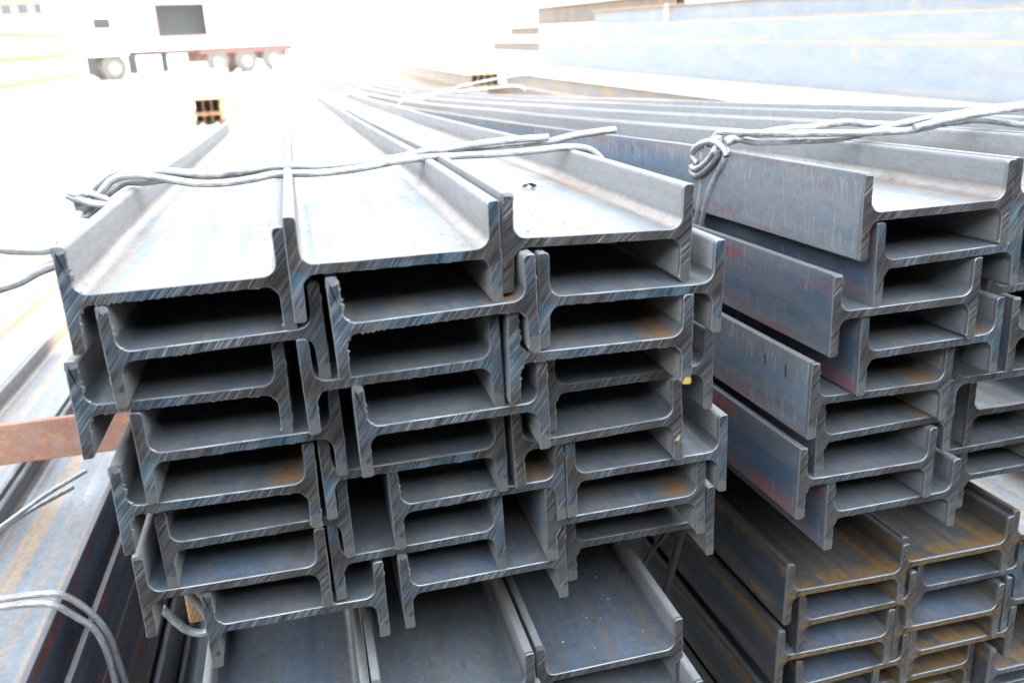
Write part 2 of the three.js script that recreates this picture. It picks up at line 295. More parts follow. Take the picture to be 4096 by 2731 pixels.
// the sawn end: a 2.6 mm slice with a worn edge and the burr that the saw left
function cutEnd(seed, o) {
  const r = rng(seed * 7919), n1 = noiser(seed + 900), pts = [];
  const src = SEC.outline, M = src.length;
  for (let i = 0; i < M; i++) { const a = src[i], b = src[(i + 1) % M], l = Math.hypot(b[0] - a[0], b[1] - a[1]), k = Math.max(1, Math.round(l / 0.0007)); for (let j = 0; j < k; j++) pts.push([lerp(a[0], b[0], j / k), lerp(a[1], b[1], j / k)]); }
  const N = pts.length, out = [], inn = [];
  for (let i = 0; i < N; i++) {
    const p = pts[i], a = pts[(i + N - 1) % N], b = pts[(i + 1) % N], l = Math.hypot(b[0] - a[0], b[1] - a[1]), nx = (b[1] - a[1]) / l, ny = -(b[0] - a[0]) / l;
    const webUnder = Math.abs(p[0]) < 0.04 && p[1] < 0 ? 1 : 0, leftIn = p[0] < -0.041 && nx > 0.6 ? 1 : 0, rightIn = p[0] > 0.041 && nx < -0.6 && p[1] < 0 ? 1 : 0, leftOut = p[0] < -0.048 && nx < -0.6 ? 1 : 0, rightOut = p[0] > 0.048 && nx > 0.6 ? 1 : 0, low = p[1] < -0.022 ? 1 : 0;
    const w = clamp(o.burr * (webUnder * 0.8 + leftIn + 0.4 * rightIn + 0.35 * leftOut + 0.5 * rightOut + 0.6 * low) + 0.08);
    const where = smooth(0.35, 0.7, n1(i * 0.03, 3)), tooth = Math.pow(n1(i * 0.55, 7), 3) * 1.3 + 0.35 * n1(i * 0.21, 11) + (r() < 0.02 ? 0.9 * r() : 0);
    const grow = 0.00005 + 0.00105 * w * (0.25 + 0.75 * where) * tooth;
    out.push([p[0] + nx * grow, p[1] + ny * grow]);
    // worn rim; where the saw came in, the corner is broken away
    const entry = o.entry * (p[0] < 0 ? 1 : 0) * smooth(0.0196, 0.0236, p[1] + 0.25 * Math.max(0, -0.0455 - p[0])) * (p[0] < -0.0444 ? 1 : 0);
    const ins = 0.00028 + 0.00016 * n1(i * 0.1, 20);
    inn.push([p[0] + nx * (grow * 0.3 - ins) + entry * 0.0011 * Math.max(0, -nx), p[1] + ny * (grow * 0.3 - ins) - entry * 0.0030 * Math.max(0, ny)]);
  }
  const P = [], I = [];
  const front = new THREE.ShapeGeometry(new THREE.Shape(inn.map(([x, y]) => new THREE.Vector2(x, y))));
  const ring = (A, za, B, zb) => { const s = P.length / 3; for (let i = 0; i < N; i++) P.push(A[i][0], A[i][1], za, B[i][0], B[i][1], zb); for (let i = 0; i < N; i++) { const j = (i + 1) % N; I.push(s + 2 * i, s + 2 * i + 1, s + 2 * j, s + 2 * i + 1, s + 2 * j + 1, s + 2 * j); } };
  ring(inn, 0, out, -0.0005); ring(out, -0.0005, pts, -CAP);
  const g = new THREE.BufferGeometry();
  g.setAttribute('position', new THREE.Float32BufferAttribute(P, 3)); g.setIndex(I);
  const flat = g.toNonIndexed(); flat.computeVertexNormals();
  const f2 = front.toNonIndexed();
  for (const q of [flat, f2]) { const p = q.attributes.position, uv = []; for (let i = 0; i < p.count; i++) uv.push(p.getX(i) / 0.104 + 0.5, p.getY(i) / 0.054 + 0.5); q.setAttribute('uv', new THREE.Float32BufferAttribute(uv, 2)); }
  return mergeGeometries([f2, flat], true);
}
const cutGeos = [
  cutEnd(1, { burr: 1.0, entry: 1 }), cutEnd(2, { burr: 0.45, entry: 0 }), cutEnd(3, { burr: 0.9, entry: 0.5 }), cutEnd(4, { burr: 0.85, entry: 1 }), cutEnd(5, { burr: 0.35, entry: 0 }), cutEnd(6, { burr: 0.7, entry: 0.3 }), cutEnd(7, { burr: 0.25, entry: 0.2 }),
];
const rimMat = new THREE.MeshPhysicalMaterial({ color: new THREE.Color().setRGB(0.20, 0.20, 0.20), roughness: 0.42, metalness: 0.6, bumpMap: roughMap, bumpScale: 0.0002 });
const BYAW = new THREE.Quaternion().setFromRotationMatrix(new THREE.Matrix4().set(0.999925, -0.000073, 0.012266, 0, -0.000073, 0.999929, 0.011885, 0, -0.012266, -0.011885, 0.999854, 0, 0, 0, 0, 1));

let beamCount = 0;
// p: centre of the end face (frame of the bundles), roll, [web look, flange look, end look]
function beam(p, roll, look, label, grp, base) {
  const [w, f, c] = look, k = beamCount++, off = w === 2 || w === 3 ? 0 : (k * 5 + 1) % 4;
  const g = group('steel_beam', label, 'steel beam', grp);
  const low = p[0] < -0.2;
  part(g, 'web', low ? lowParts.web : beamWeb, webMats[w][off]);
  part(g, 'flange', low ? lowParts.l : beamFlangeL, flangeMats[f][(k * 3) % 4]);
  part(g, 'flange', low ? lowParts.r : beamFlangeR, flangeMats[f][(k * 3 + 2) % 4]);
  part(g, 'cut_end', cutGeos[c], [cutMats[c], rimMat]);
  return place(g, p, roll, base);
}

// ---------------------------------------------------------------- the bundles, each beam by the centre of its end face
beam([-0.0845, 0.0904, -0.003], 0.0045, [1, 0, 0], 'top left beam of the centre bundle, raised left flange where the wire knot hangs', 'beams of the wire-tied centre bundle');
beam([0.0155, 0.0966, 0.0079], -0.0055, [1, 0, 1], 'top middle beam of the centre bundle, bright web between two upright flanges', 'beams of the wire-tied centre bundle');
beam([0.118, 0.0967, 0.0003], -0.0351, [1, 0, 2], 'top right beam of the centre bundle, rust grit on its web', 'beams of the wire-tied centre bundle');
beam([-0.0712, 0.0626, -0.0029], 0.0205, [0, 0, 3], 'beam gripped under the top left beam, second web down in the left column', 'beams of the wire-tied centre bundle');
beam([0.0321, 0.0681, 0.0102], 0.0252, [2, 0, 0], 'beam gripped under the top middle beam, rust at its right end', 'beams of the wire-tied centre bundle');
beam([0.1343, 0.0669, 0.0046], -0.0242, [0, 0, 1], 'beam under the top right beam, right flange standing clear beside it', 'beams of the wire-tied centre bundle');
beam([-0.0924, 0.0332, -0.0139], -0.0119, [0, 0, 0], 'left edge beam of the centre bundle, lower flange tip before the rusty flat bar', 'beams of the wire-tied centre bundle');
beam([0.0151, 0.0368, -0.0011], 0.0173, [0, 0, 4], 'middle column beam of the centre bundle, third web from the top', 'beams of the wire-tied centre bundle');
beam([0.1175, 0.0392, 0.0046], -0.0142, [2, 0, 0], 'right column beam with orange rust and a yellow dab on its right flange tip', 'beams of the wire-tied centre bundle');
beam([-0.0679, 0.0051, -0.0132], 0.0061, [0, 0, 1], 'blue-tinted beam of the left column just right of the rusty flat bar', 'beams of the wire-tied centre bundle');
beam([0.0387, 0.0099, 0.0004], 0.0156, [0, 0, 3], 'middle column beam with heavily sawn left flange, fourth web down', 'beams of the wire-tied centre bundle');
beam([0.1428, 0.0098, -0.0217], 0.0077, [0, 0, 5], 'set-back brown-ended beam of the right column seen behind its neighbours', 'beams of the wire-tied centre bundle');
beam([0.1227, -0.0189, -0.018], 0.0312, [0, 0, 2], 'right column beam with a narrow brown web and a yellow smear on its right flange', 'beams of the wire-tied centre bundle');
beam([0.1541, -0.0465, -0.0228], 0.0094, [0, 0, 4], 'lower right beam of the centre bundle that sticks out furthest right beside the dark gap', 'beams of the wire-tied centre bundle');
beam([0.0535, -0.0492, -0.0239], 0.0223, [2, 0, 3], 'middle column beam with an orange rust patch in its right corner', 'beams of the wire-tied centre bundle');
beam([0.0179, -0.0798, -0.0311], 0.0152, [0, 0, 4], 'middle column beam with a tall empty space at either side of its flanges', 'beams of the wire-tied centre bundle');
beam([0.1422, -0.0752, -0.0261], 0.0105, [2, 0, 5], 'lower right beam with broad orange rust over its web near the right flange', 'beams of the wire-tied centre bundle');
beam([0.0551, -0.1068, -0.0311], 0.0191, [4, 0, 3], 'lowest middle beam of the centre bundle, hanging flanges above the dark lower webs', 'beams of the wire-tied centre bundle');
beam([0.1616, -0.1093, -0.0521], 0.0092, [0, 0, 5], 'lowest right beam of the centre bundle, set back with a long right flange', 'beams of the wire-tied centre bundle');
beam([-0.0842, -0.0251, -0.0189], -0.0125, [2, 0, 0], 'left column beam with an orange rusted corner, shiny broken tip at its upper left', 'beams of the wire-tied centre bundle');
beam([-0.069, -0.0536, -0.0289], 0.0127, [0, 0, 5], 'left column beam set back inside the lower left of the centre bundle', 'beams of the wire-tied centre bundle');
beam([0.0186, -0.0218, -0.0191], 0.0076, [0, 0, 1], 'dark blue set-back beam squeezed between the left and middle columns', 'beams of the wire-tied centre bundle');
beam([-0.0841, -0.0817, -0.0286], -0.0029, [4, 0, 2], 'lower left beam of the centre bundle, left flange tip above the bent wire loop', 'beams of the wire-tied centre bundle');
beam([-0.054, -0.1104, -0.0314], 0.0041, [0, 0, 3], 'lowest beam of the centre bundle, resting by the small wood block', 'beams of the wire-tied centre bundle');
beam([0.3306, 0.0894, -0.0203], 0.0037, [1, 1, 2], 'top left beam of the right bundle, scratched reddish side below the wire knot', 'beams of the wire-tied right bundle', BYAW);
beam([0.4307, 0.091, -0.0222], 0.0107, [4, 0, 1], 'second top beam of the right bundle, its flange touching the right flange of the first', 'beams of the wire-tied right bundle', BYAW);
beam([0.3423, 0.0613, -0.0208], 0.0237, [0, 2, 4], 'beam under the top left beam of the right bundle, set in from the side', 'beams of the wire-tied right bundle', BYAW);
beam([0.3157, 0.0329, -0.0201], 0.0022, [0, 2, 2], 'second beam down the left side of the right bundle, smooth blue side with red smears', 'beams of the wire-tied right bundle', BYAW);
beam([0.4425, 0.0287, -0.0452], 0.0231, [0, 0, 4], 'set-back beam at the right edge, left flange standing in a narrow dark slot', 'beams of the wire-tied right bundle', BYAW);
beam([0.3382, 0.0049, -0.0231], 0.0099, [2, 2, 4], 'right bundle beam with faint rust at its left corner, third web from the top', 'beams of the wire-tied right bundle', BYAW);
beam([0.3111, -0.0245, -0.0297], -0.0153, [2, 1, 5], 'right bundle beam with a scratched side and a rust fan in its right corner', 'beams of the wire-tied right bundle', BYAW);
beam([0.4265, -0.0334, -0.0487], -0, [2, 0, 1], 'right bundle beam with a bluish end, its flange against the rust-fan beam', 'beams of the wire-tied right bundle', BYAW);
beam([0.3223, -0.0534, -0.0373], 0.0202, [2, 2, 5], 'right bundle beam with yellow rust lines leading into its web', 'beams of the wire-tied right bundle', BYAW);
beam([0.3095, -0.082, -0.0341], -0.0087, [0, 2, 5], 'lower beam down the left side of the right bundle, red smear along its side', 'beams of the wire-tied right bundle', BYAW);
beam([0.3329, -0.1099, -0.0366], 0.0044, [0, 2, 5], 'lowest beam of the right bundle with a ragged foot above the rusty low bundle', 'beams of the wire-tied right bundle', BYAW);
beam([0.4807, -0.0814, -0.0916], 0.0018, [2, 0, 2], 'brown rusty-ended beam at the right edge in the middle of the right bundle', 'beams of the wire-tied right bundle', BYAW);
beam([0.4577, -0.1108, -0.0927], 0.0117, [0, 0, 5], 'long low web at the right edge under the brown rusty-ended beam', 'beams of the wire-tied right bundle', BYAW);
beam([0.4867, -0.1383, -0.0987], 0.0049, [0, 0, 5], 'lowest web at the right edge, just over the bright web of the low bundle', 'beams of the wire-tied right bundle', BYAW);
beam([0.4538, 0.0017, -0.0339], 0.0228, [0, 2, 2], 'dark violet-sided flange beam at the right edge of the right bundle', 'beams of the wire-tied right bundle', BYAW);
beam([0.137, -0.1976, -0.0428], 0.0172, [4, 0, 2], 'low beam under the centre bundle with orange crumbs scattered on its web', 'beams of the low bundle under the centre');
beam([0.0321, -0.1913, -0.0309], -0.01, [0, 0, 5], 'low beam under the middle of the centre bundle, mostly in dark shade', 'beams of the low bundle under the centre');
beam([0.1405, -0.2278, -0.018], 0, [0, 0, 4], 'low beam whose thin right flange peeps out right of the crumb-covered beam', 'beams of the low bundle under the centre');
beam([0.3307, -0.1953, -0.0744], -0.0225, [3, 3, 6], 'nearest top beam of the rusty low bundle, yellow flecks along its end', 'beams of the low bundle at the right', BYAW);
beam([0.4335, -0.1981, -0.0874], -0.0028, [3, 3, 6], 'second top beam of the rusty low bundle, thick yellow rust on its end', 'beams of the low bundle at the right', BYAW);
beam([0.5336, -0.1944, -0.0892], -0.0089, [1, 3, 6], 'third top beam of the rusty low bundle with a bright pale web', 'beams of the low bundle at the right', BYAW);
beam([0.3494, -0.2303, -0.0852], 0.0066, [4, 3, 6], 'beam under the nearest rusty top beam, clean grey web', 'beams of the low bundle at the right', BYAW);
beam([0.4583, -0.2307, -0.0969], -0, [4, 3, 4], 'beam under the thick yellow rust end, with a bright clean lip', 'beams of the low bundle at the right', BYAW);
beam([0.5416, -0.259, -0.0944], 0, [4, 3, 4], 'beam at the far right edge in the second row of the rusty low bundle', 'beams of the low bundle at the right', BYAW);
beam([0.4379, -0.2616, -0.0913], -0.0139, [4, 3, 6], 'wide beam with a curved inner flange left of the far right column, lower right', 'beams of the low bundle at the right', BYAW);
beam([0.3338, -0.26, -0.086], -0.0205, [4, 3, 6], 'low bundle beam with scratched dark side just over the lower frame edge', 'beams of the low bundle at the right', BYAW);
beam([0.3565, -0.295, -0.0935], 0.0353, [4, 3, 6], 'lowest left beam of the rusty low bundle with a saw-grooved left flange', 'beams of the low bundle at the right', BYAW);
beam([0.4568, -0.2894, -0.0947], 0.0004, [3, 3, 6], 'low bundle beam with a yellowed web whose right flange hangs free', 'beams of the low bundle at the right', BYAW);
beam([0.4305, -0.323, -0.105], 0, [3, 3, 6], 'small-looking set-back beam deep in the lower right corner', 'beams of the low bundle at the right', BYAW);
beam([0.5367, -0.327, -0.095], 0, [3, 3, 3], 'lower right corner beam with a shiny broken flange tip', 'beams of the low bundle at the right', BYAW);
beam([0.5318, 0.0930, -0.02], 0.01, [4, 0, 1], 'third top beam of the right bundle, only its far lengths in view', 'beams of the wire-tied right bundle', BYAW);
beam([0.6330, 0.0930, -0.02], 0, [4, 0, 1], 'fourth top beam of the right bundle along its far right side', 'beams of the wire-tied right bundle', BYAW);
beam([-0.069, -0.198, -0.02], 0, [4, 0, 2], 'low beam left under the centre bundle, blue web with rusty lengthwise streaks', 'beams of the low bundle under the centre');
beam([0.0378, -0.2208, -0.01], 0, [0, 0, 2], 'beam in the second layer below the dark middle web, hidden in shade', 'beams of the low bundle under the centre');
beam([0.1500, -0.2560, -0.01], 0, [0, 0, 2], 'beam in the third layer of the low centre bundle, hidden in shade', 'beams of the low bundle under the centre');
beam([-0.288, -0.215, 0.10], 0, [1, 2, 2], 'low left beam under the two thin wires, chalk mark on its pale blue web', 'beams of the low bundle at the left');
beam([-0.274, -0.246, 0.10], 0, [0, 2, 2], 'dark-sided low left beam gripped under the chalk-marked beam', 'beams of the low bundle at the left');
beam([-0.2735, -0.2972, 0.10], 0, [0, 2, 2], 'dark side face in the third layer under the chalk-marked beam', 'beams of the low bundle at the left');
beam([-0.2735, -0.3482, 0.10], 0, [0, 2, 2], 'dark side face in the fourth layer under the chalk-marked beam', 'beams of the low bundle at the left');
beam([-0.2650, -0.3995, 0.10], 0, [0, 2, 2], 'low left beam whose light flange edge runs through the dark slot', 'beams of the low bundle at the left');
beam([-0.2735, -0.4505, 0.10], 0, [0, 2, 2], 'dark side face in the sixth layer at the lower left', 'beams of the low bundle at the left');
beam([-0.0690, -0.2490, -0.02], 0, [0, 2, 2], 'dark side of the beam under the blue streaked web', 'beams of the low bundle under the centre');
beam([-0.0750, -0.3000, -0.02], 0, [0, 2, 2], 'dark side two layers under the blue streaked web', 'beams of the low bundle under the centre');
beam([-0.0690, -0.3510, -0.02], 0, [0, 2, 2], 'dark side three layers under the blue streaked web', 'beams of the low bundle under the centre');
beam([-0.0740, -0.4020, -0.02], 0, [0, 2, 2], 'dark side four layers under the blue streaked web', 'beams of the low bundle under the centre');
beam([-0.392, -0.214, 0.10], 0, [1, 0, 2], 'low left beam next to the chalk-marked beam, sunlit further back', 'beams of the low bundle at the left');
beam([-0.495, -0.216, 0.10], 0, [1, 0, 2], 'second sunlit low beam left of the chalk-marked beam', 'beams of the low bundle at the left');
beam([-0.600, -0.214, 0.10], 0, [1, 0, 2], 'third sunlit low beam left of the chalk-marked beam', 'beams of the low bundle at the left');
beam([-0.704, -0.216, 0.10], 0, [1, 0, 2], 'fourth sunlit low beam left of the chalk-marked beam', 'beams of the low bundle at the left');
beam([0.3327, -0.3237, -0.095], 0, [0, 3, 6], 'beam whose web is cut by the lower frame edge under the saw-grooved one', 'beams of the low bundle at the right', BYAW);
beam([0.3400, -0.3520, -0.11], 0, [0, 3, 6], 'dark side of a low beam below the scratched ones, lower right', 'beams of the low bundle at the right', BYAW);
beam([0.3290, -0.3800, -0.10], 0, [0, 3, 6], 'dark side of a beam two layers above the lowest in the gap', 'beams of the low bundle at the right', BYAW);
beam([0.4480, -0.3510, -0.12], 0, [3, 3, 6], 'rusty web at the lower frame edge right of the saw-grooved beam', 'beams of the low bundle at the right', BYAW);
beam([0.5520, -0.3580, -0.11], 0, [0, 3, 5], 'web at the lower right frame edge beneath the shiny broken tip', 'beams of the low bundle at the right', BYAW);
beam([0.1400, -0.2850, -0.02], 0, [0, 2, 2], 'fourth layer beam at the right of the low centre bundle, in shade', 'beams of the low bundle under the centre');
beam([0.1500, -0.3150, -0.02], 0, [0, 2, 2], 'fifth layer beam at the right of the low centre bundle, in shade', 'beams of the low bundle under the centre');
beam([0.1400, -0.3450, -0.02], 0, [0, 2, 2], 'sixth layer beam at the right of the low centre bundle, in shade', 'beams of the low bundle under the centre');
beam([0.1500, -0.3750, -0.02], 0, [0, 2, 2], 'seventh layer beam at the right of the low centre bundle, in shade', 'beams of the low bundle under the centre');
beam([0.3400, -0.4080, -0.10], 0, [0, 3, 6], 'lower right dark side beam, one layer above the lowest in the gap', 'beams of the low bundle at the right', BYAW);
beam([0.3290, -0.4360, -0.10], 0, [0, 3, 6], 'lower right dark side beam, the lowest in the gap', 'beams of the low bundle at the right', BYAW);
beam([0.5920, 0.0420, -0.90], 0, [0, 2, 2], 'right bundle beam past the frame edge, second layer', 'beams of the wire-tied right bundle', BYAW);
beam([0.5920, -0.0090, -0.90], 0, [0, 2, 2], 'right bundle beam past the frame edge, third layer', 'beams of the wire-tied right bundle', BYAW);
beam([0.5920, -0.0600, -0.90], 0, [0, 2, 2], 'right bundle beam past the frame edge, fourth layer', 'beams of the wire-tied right bundle', BYAW);
beam([0.5920, -0.1110, -0.90], 0, [0, 2, 2], 'right bundle beam past the frame edge, fifth layer', 'beams of the wire-tied right bundle', BYAW);
beam([0.6930, 0.0420, -0.90], 0, [0, 2, 2], 'outermost right bundle beam past the frame edge, second layer', 'beams of the wire-tied right bundle', BYAW);
beam([-0.1680, -0.4700, 0.02], 0, [0, 2, 2], 'beam deep in the dark slot at the lower left', 'beams of the low bundle under the centre');
beam([-0.1680, -0.5210, 0.02], 0, [0, 2, 2], 'lowest beam deep in the dark slot at the lower left', 'beams of the low bundle under the centre');
beam([0.6180, -0.2300, -0.07], 0, [3, 3, 4], 'beam of the low bundle past the right frame edge', 'beams of the low bundle at the right', BYAW);

// ---------------------------------------------------------------- tie wires, 5 mm soft iron
const wireTex = texture(512, 64, (u, v) => { const a = fbm(nA, u * 40, v * 4, 256, 256, 4), b = nB(u * 230, v * 24), m = nC(u * 90, v * 6); let c = mix3([0.26, 0.265, 0.265], [0.40, 0.40, 0.39], smooth(0.3, 0.7, a)); c = mix3(c, [0.55, 0.55, 0.54], smooth(0.74, 0.86, b) * 0.8); c = mix3(c, [0.27, 0.17, 0.13], smooth(0.6, 0.8, m) * 0.6); return c; });
const wireMat = new THREE.MeshPhysicalMaterial({ map: wireTex, bumpMap: wireTex, bumpScale: 0.0007, roughness: 0.38, metalness: 0.35 });
const darkWireMat = new THREE.MeshPhysicalMaterial({ color: new THREE.Color().setRGB(0.035, 0.033, 0.03), bumpMap: wireTex, bumpScale: 0.0003, roughness: 0.7 });
function strand(parent, name, pts, mat = wireMat, r = 0.0026) {
  const jr = rng(Math.round(pts[0][0] * 1e5) + pts.length * 131), c = new THREE.CatmullRomCurve3(pts.map((p) => V(p[0] + 0.0005 * (jr() - 0.5), p[1] + 0.0008 * (jr() - 0.5), p[2] + 0.0008 * (jr() - 0.5))), false, 'centripetal'), len = c.getLength(), n = Math.max(8, Math.round(len / 0.0035));
  const g = new THREE.TubeGeometry(c, Math.min(n, 220), r, 10, false), uv = g.attributes.uv;
  for (let i = 0; i < uv.count; i++) uv.setXY(i, uv.getX(i) * len / 0.5, uv.getY(i));
  const caps = [[0, -1], [1, 1]].map(([t, s]) => { const d = new THREE.CircleGeometry(r, 10), q = new THREE.Quaternion().setFromUnitVectors(V(0, 0, 1), c.getTangent(t).multiplyScalar(s)); d.applyQuaternion(q); const p = c.getPoint(t); d.translate(p.x, p.y, p.z); return d; });
  return part(parent, name, mergeGeometries([g, ...caps]), mat);
}
function tie(name, label, strands, grp) { const g = group(name, label, 'wire', grp); for (const [n, pts, mat, r] of strands) strand(g, n, pts, mat, r); return place(g, [0, 0, 0]); }
tie('tie_wire', 'twisted grey wire across the near end of the centre bundle, loops at its left end', [
  ['strand', [[-0.1574,0.109,-0.206],[-0.1552,0.1127,-0.206],[-0.1513,0.1173,-0.206],[-0.1459,0.1215,-0.206],[-0.1398,0.1241,-0.206],[-0.1325,0.1244,-0.206],[-0.1233,0.1233,-0.206],[-0.1068,0.1218,-0.206],[-0.086,0.1183,-0.206],[-0.0775,0.1176,-0.206],[-0.0669,0.1194,-0.206],[-0.064,0.119,-0.206],[-0.0474,0.12,-0.206],[-0.0308,0.1196,-0.206],[-0.014,0.1187,-0.206],[0.0029,0.118,-0.206],[0.0203,0.1187,-0.206],[0.0437,0.1202,-0.206],[0.062,0.1229,-0.206],[0.08,0.1237,-0.206],[0.1043,0.1255,-0.206],[0.129,0.1265,-0.206],[0.1509,0.1267,-0.206]]],
  ['strand', [[-0.1528,0.1075,-0.199],[-0.1488,0.1126,-0.199],[-0.145,0.1166,-0.199],[-0.1398,0.1203,-0.199],[-0.1328,0.1222,-0.199],[-0.1226,0.1217,-0.199],[-0.1117,0.1189,-0.199],[-0.1016,0.1162,-0.199],[-0.0914,0.1141,-0.199],[-0.0809,0.1127,-0.199],[-0.0702,0.1127,-0.199],[-0.0644,0.1132,-0.199],[-0.0535,0.114,-0.199],[-0.0423,0.116,-0.199],[-0.0312,0.1162,-0.199],[-0.0147,0.1149,-0.199],[0.0022,0.1149,-0.199],[0.0195,0.1162,-0.199],[0.0369,0.1183,-0.199],[0.0607,0.1194,-0.199],[0.0844,0.1191,-0.199],[0.1085,0.1183,-0.199],[0.1331,0.1189,-0.199],[0.158,0.1195,-0.199],[0.1707,0.1188,-0.199],[0.1789,0.1166,-0.199],[0.1852,0.1125,-0.199],[0.1887,0.108,-0.199],[0.1902,0.1037,-0.199]]],
  ['strand', [[-0.1524,0.1045,-0.211],[-0.1473,0.1097,-0.211],[-0.1425,0.1134,-0.211],[-0.1357,0.1162,-0.211],[-0.1242,0.1161,-0.211],[-0.1135,0.1164,-0.211],[-0.0647,0.1161,-0.212],[-0.031,0.1175,-0.212],[0.0206,0.1166,-0.212],[0.0627,0.1211,-0.212],[0.0992,0.1209,-0.212],[0.124,0.1209,-0.212],[0.1493,0.1228,-0.212],[0.1749,0.1259,-0.212],[0.2036,0.1284,-0.212]]],
  ['loop', [[-0.1406,0.1043,-0.19],[-0.1475,0.1054,-0.19],[-0.1542,0.1071,-0.19],[-0.1607,0.11,-0.19],[-0.1654,0.1128,-0.19],[-0.1675,0.1149,-0.19],[-0.1652,0.1152,-0.19],[-0.1607,0.1125,-0.19],[-0.1593,0.1125,-0.198],[-0.1553,0.1125,-0.198],[-0.1501,0.1101,-0.198],[-0.1455,0.107,-0.198],[-0.141,0.1039,-0.198]]],
  ['loop', [[-0.1622,0.1109,-0.196],[-0.164,0.1067,-0.196],[-0.1625,0.1039,-0.196],[-0.1582,0.1051,-0.196],[-0.1553,0.1076,-0.196],[-0.1588,0.1026,-0.202],[-0.1628,0.1002,-0.202],[-0.1628,0.0974,-0.202],[-0.1591,0.0985,-0.202],[-0.1548,0.1022,-0.202],[-0.1526,0.1059,-0.202]]],
  ['strand', [[-0.1542,0.1048,-0.21],[-0.1542,0.1009,-0.21],[-0.1566,0.0972,-0.21],[-0.1611,0.0925,-0.21],[-0.1648,0.0867,-0.21]]],
], 'twisted wires tying the bundles');
tie('tie_wire', 'twisted grey wire with a round knot over the corner of the right bundle', [
  ['strand', [[0.284,0.1007,-0.2279],[0.284,0.1083,-0.2241],[0.284,0.1172,-0.215],[0.284,0.1208,-0.2072],[0.284,0.1227,-0.1969],[0.2786,0.1257,-0.155],[0.2968,0.1238,-0.155],[0.3152,0.1226,-0.155],[0.3269,0.1223,-0.155],[0.3419,0.1212,-0.155],[0.3647,0.1202,-0.155],[0.3878,0.1194,-0.155],[0.4112,0.119,-0.155],[0.4347,0.1219,-0.155]]],
  ['strand', [[0.284,0.1115,-0.2027],[0.284,0.1156,-0.1965],[0.2776,0.1207,-0.162],[0.2887,0.1183,-0.162],[0.301,0.1171,-0.162],[0.3197,0.1165,-0.162],[0.324,0.1166,-0.162],[0.3391,0.1156,-0.162],[0.3543,0.1161,-0.162],[0.3665,0.1173,-0.162],[0.3849,0.1198,-0.162],[0.4041,0.1233,-0.162],[0.4237,0.1255,-0.162],[0.4557,0.1273,-0.162],[0.4799,0.1293,-0.162],[0.5089,0.1312,-0.162],[0.5379,0.1338,-0.162]]],
  ['strand', [[0.2698,0.1185,-0.168],[0.2856,0.121,-0.168],[0.3071,0.1243,-0.168],[0.3227,0.1247,-0.168],[0.3346,0.1246,-0.168],[0.3497,0.1257,-0.168],[0.3635,0.1263,-0.168],[0.3808,0.1244,-0.168],[0.4046,0.1222,-0.168],[0.4289,0.12,-0.168],[0.4451,0.1203,-0.168],[0.4613,0.1215,-0.168],[0.4737,0.1215,-0.168],[0.4951,0.1182,-0.168],[0.5169,0.1149,-0.168],[0.5477,0.111,-0.168]]],
  ['strand', [[0.4088,0.1207,-0.152],[0.432,0.1246,-0.152],[0.4556,0.1269,-0.152],[0.4797,0.1285,-0.152],[0.5001,0.1298,-0.152],[0.5287,0.1321,-0.152]]],
  ['loop', [[0.2775,0.0968,-0.228],[0.2775,0.0995,-0.2376],[0.2775,0.1029,-0.24],[0.2775,0.1078,-0.2344],[0.2775,0.1123,-0.2217],[0.2775,0.1149,-0.2054],[0.2775,0.1137,-0.1909],[0.2775,0.1104,-0.183],[0.2775,0.1072,-0.1815]]],
  ['loop', [[0.2745,0.0951,-0.2345],[0.2745,0.0927,-0.2337],[0.2745,0.0927,-0.2257],[0.2745,0.0977,-0.2118],[0.2745,0.1042,-0.2012],[0.2745,0.1095,-0.1949],[0.2805,0.1138,-0.1996],[0.2805,0.117,-0.1959],[0.2805,0.1179,-0.2025],[0.2805,0.1155,-0.2103]]],
  ['loop', [[0.2765,0.0907,-0.2387],[0.2765,0.0874,-0.2356],[0.2765,0.0883,-0.2254],[0.2765,0.0936,-0.2116],[0.2765,0.1012,-0.1998],[0.2765,0.1066,-0.1936],[0.2765,0.1101,-0.1931]]],
  ['strand', [[0.2795,0.1056,-0.2242],[0.2795,0.0981,-0.226],[0.2795,0.0872,-0.2254],[0.2795,0.0745,-0.2276],[0.2795,0.0593,-0.2319],[0.2795,0.045,-0.2372],[0.2795,0.0338,-0.2412]]],
  ['strand', [[0.2825,0.1053,-0.2018],[0.2825,0.0963,-0.2079],[0.2825,0.0862,-0.2169],[0.2825,0.0775,-0.222],[0.2825,0.0577,-0.2324],[0.2825,0.0415,-0.2406]]],
  ['strand', [[0.2785,0.1069,-0.1835],[0.2785,0.1001,-0.1882],[0.2785,0.0913,-0.198],[0.2785,0.0819,-0.2055],[0.2785,0.0691,-0.2145],[0.2785,0.055,-0.2208],[0.2785,0.0432,-0.226],[0.2785,0.0325,-0.2285]]],
], 'twisted wires tying the bundles');
tie('tie_wire', 'sunlit wire with a hooked end further back over the centre bundle', [
  ['strand', [[-0.088,0.065,-2.422],[-0.0268,0.0646,-2.443],[0.0353,0.0647,-2.439],[0.1104,0.0628,-2.55],[0.1519,0.0713,-2.5],[0.1924,0.0789,-2.5]]],
  ['strand', [[0.0007,0.0648,-2.435],[0.1091,0.0632,-2.523],[0.176,0.0628,-2.547],[0.1942,0.0601,-2.5],[0.2078,0.0505,-2.5],[0.2142,0.0413,-2.5]]],
], 'twisted wires tying the bundles');
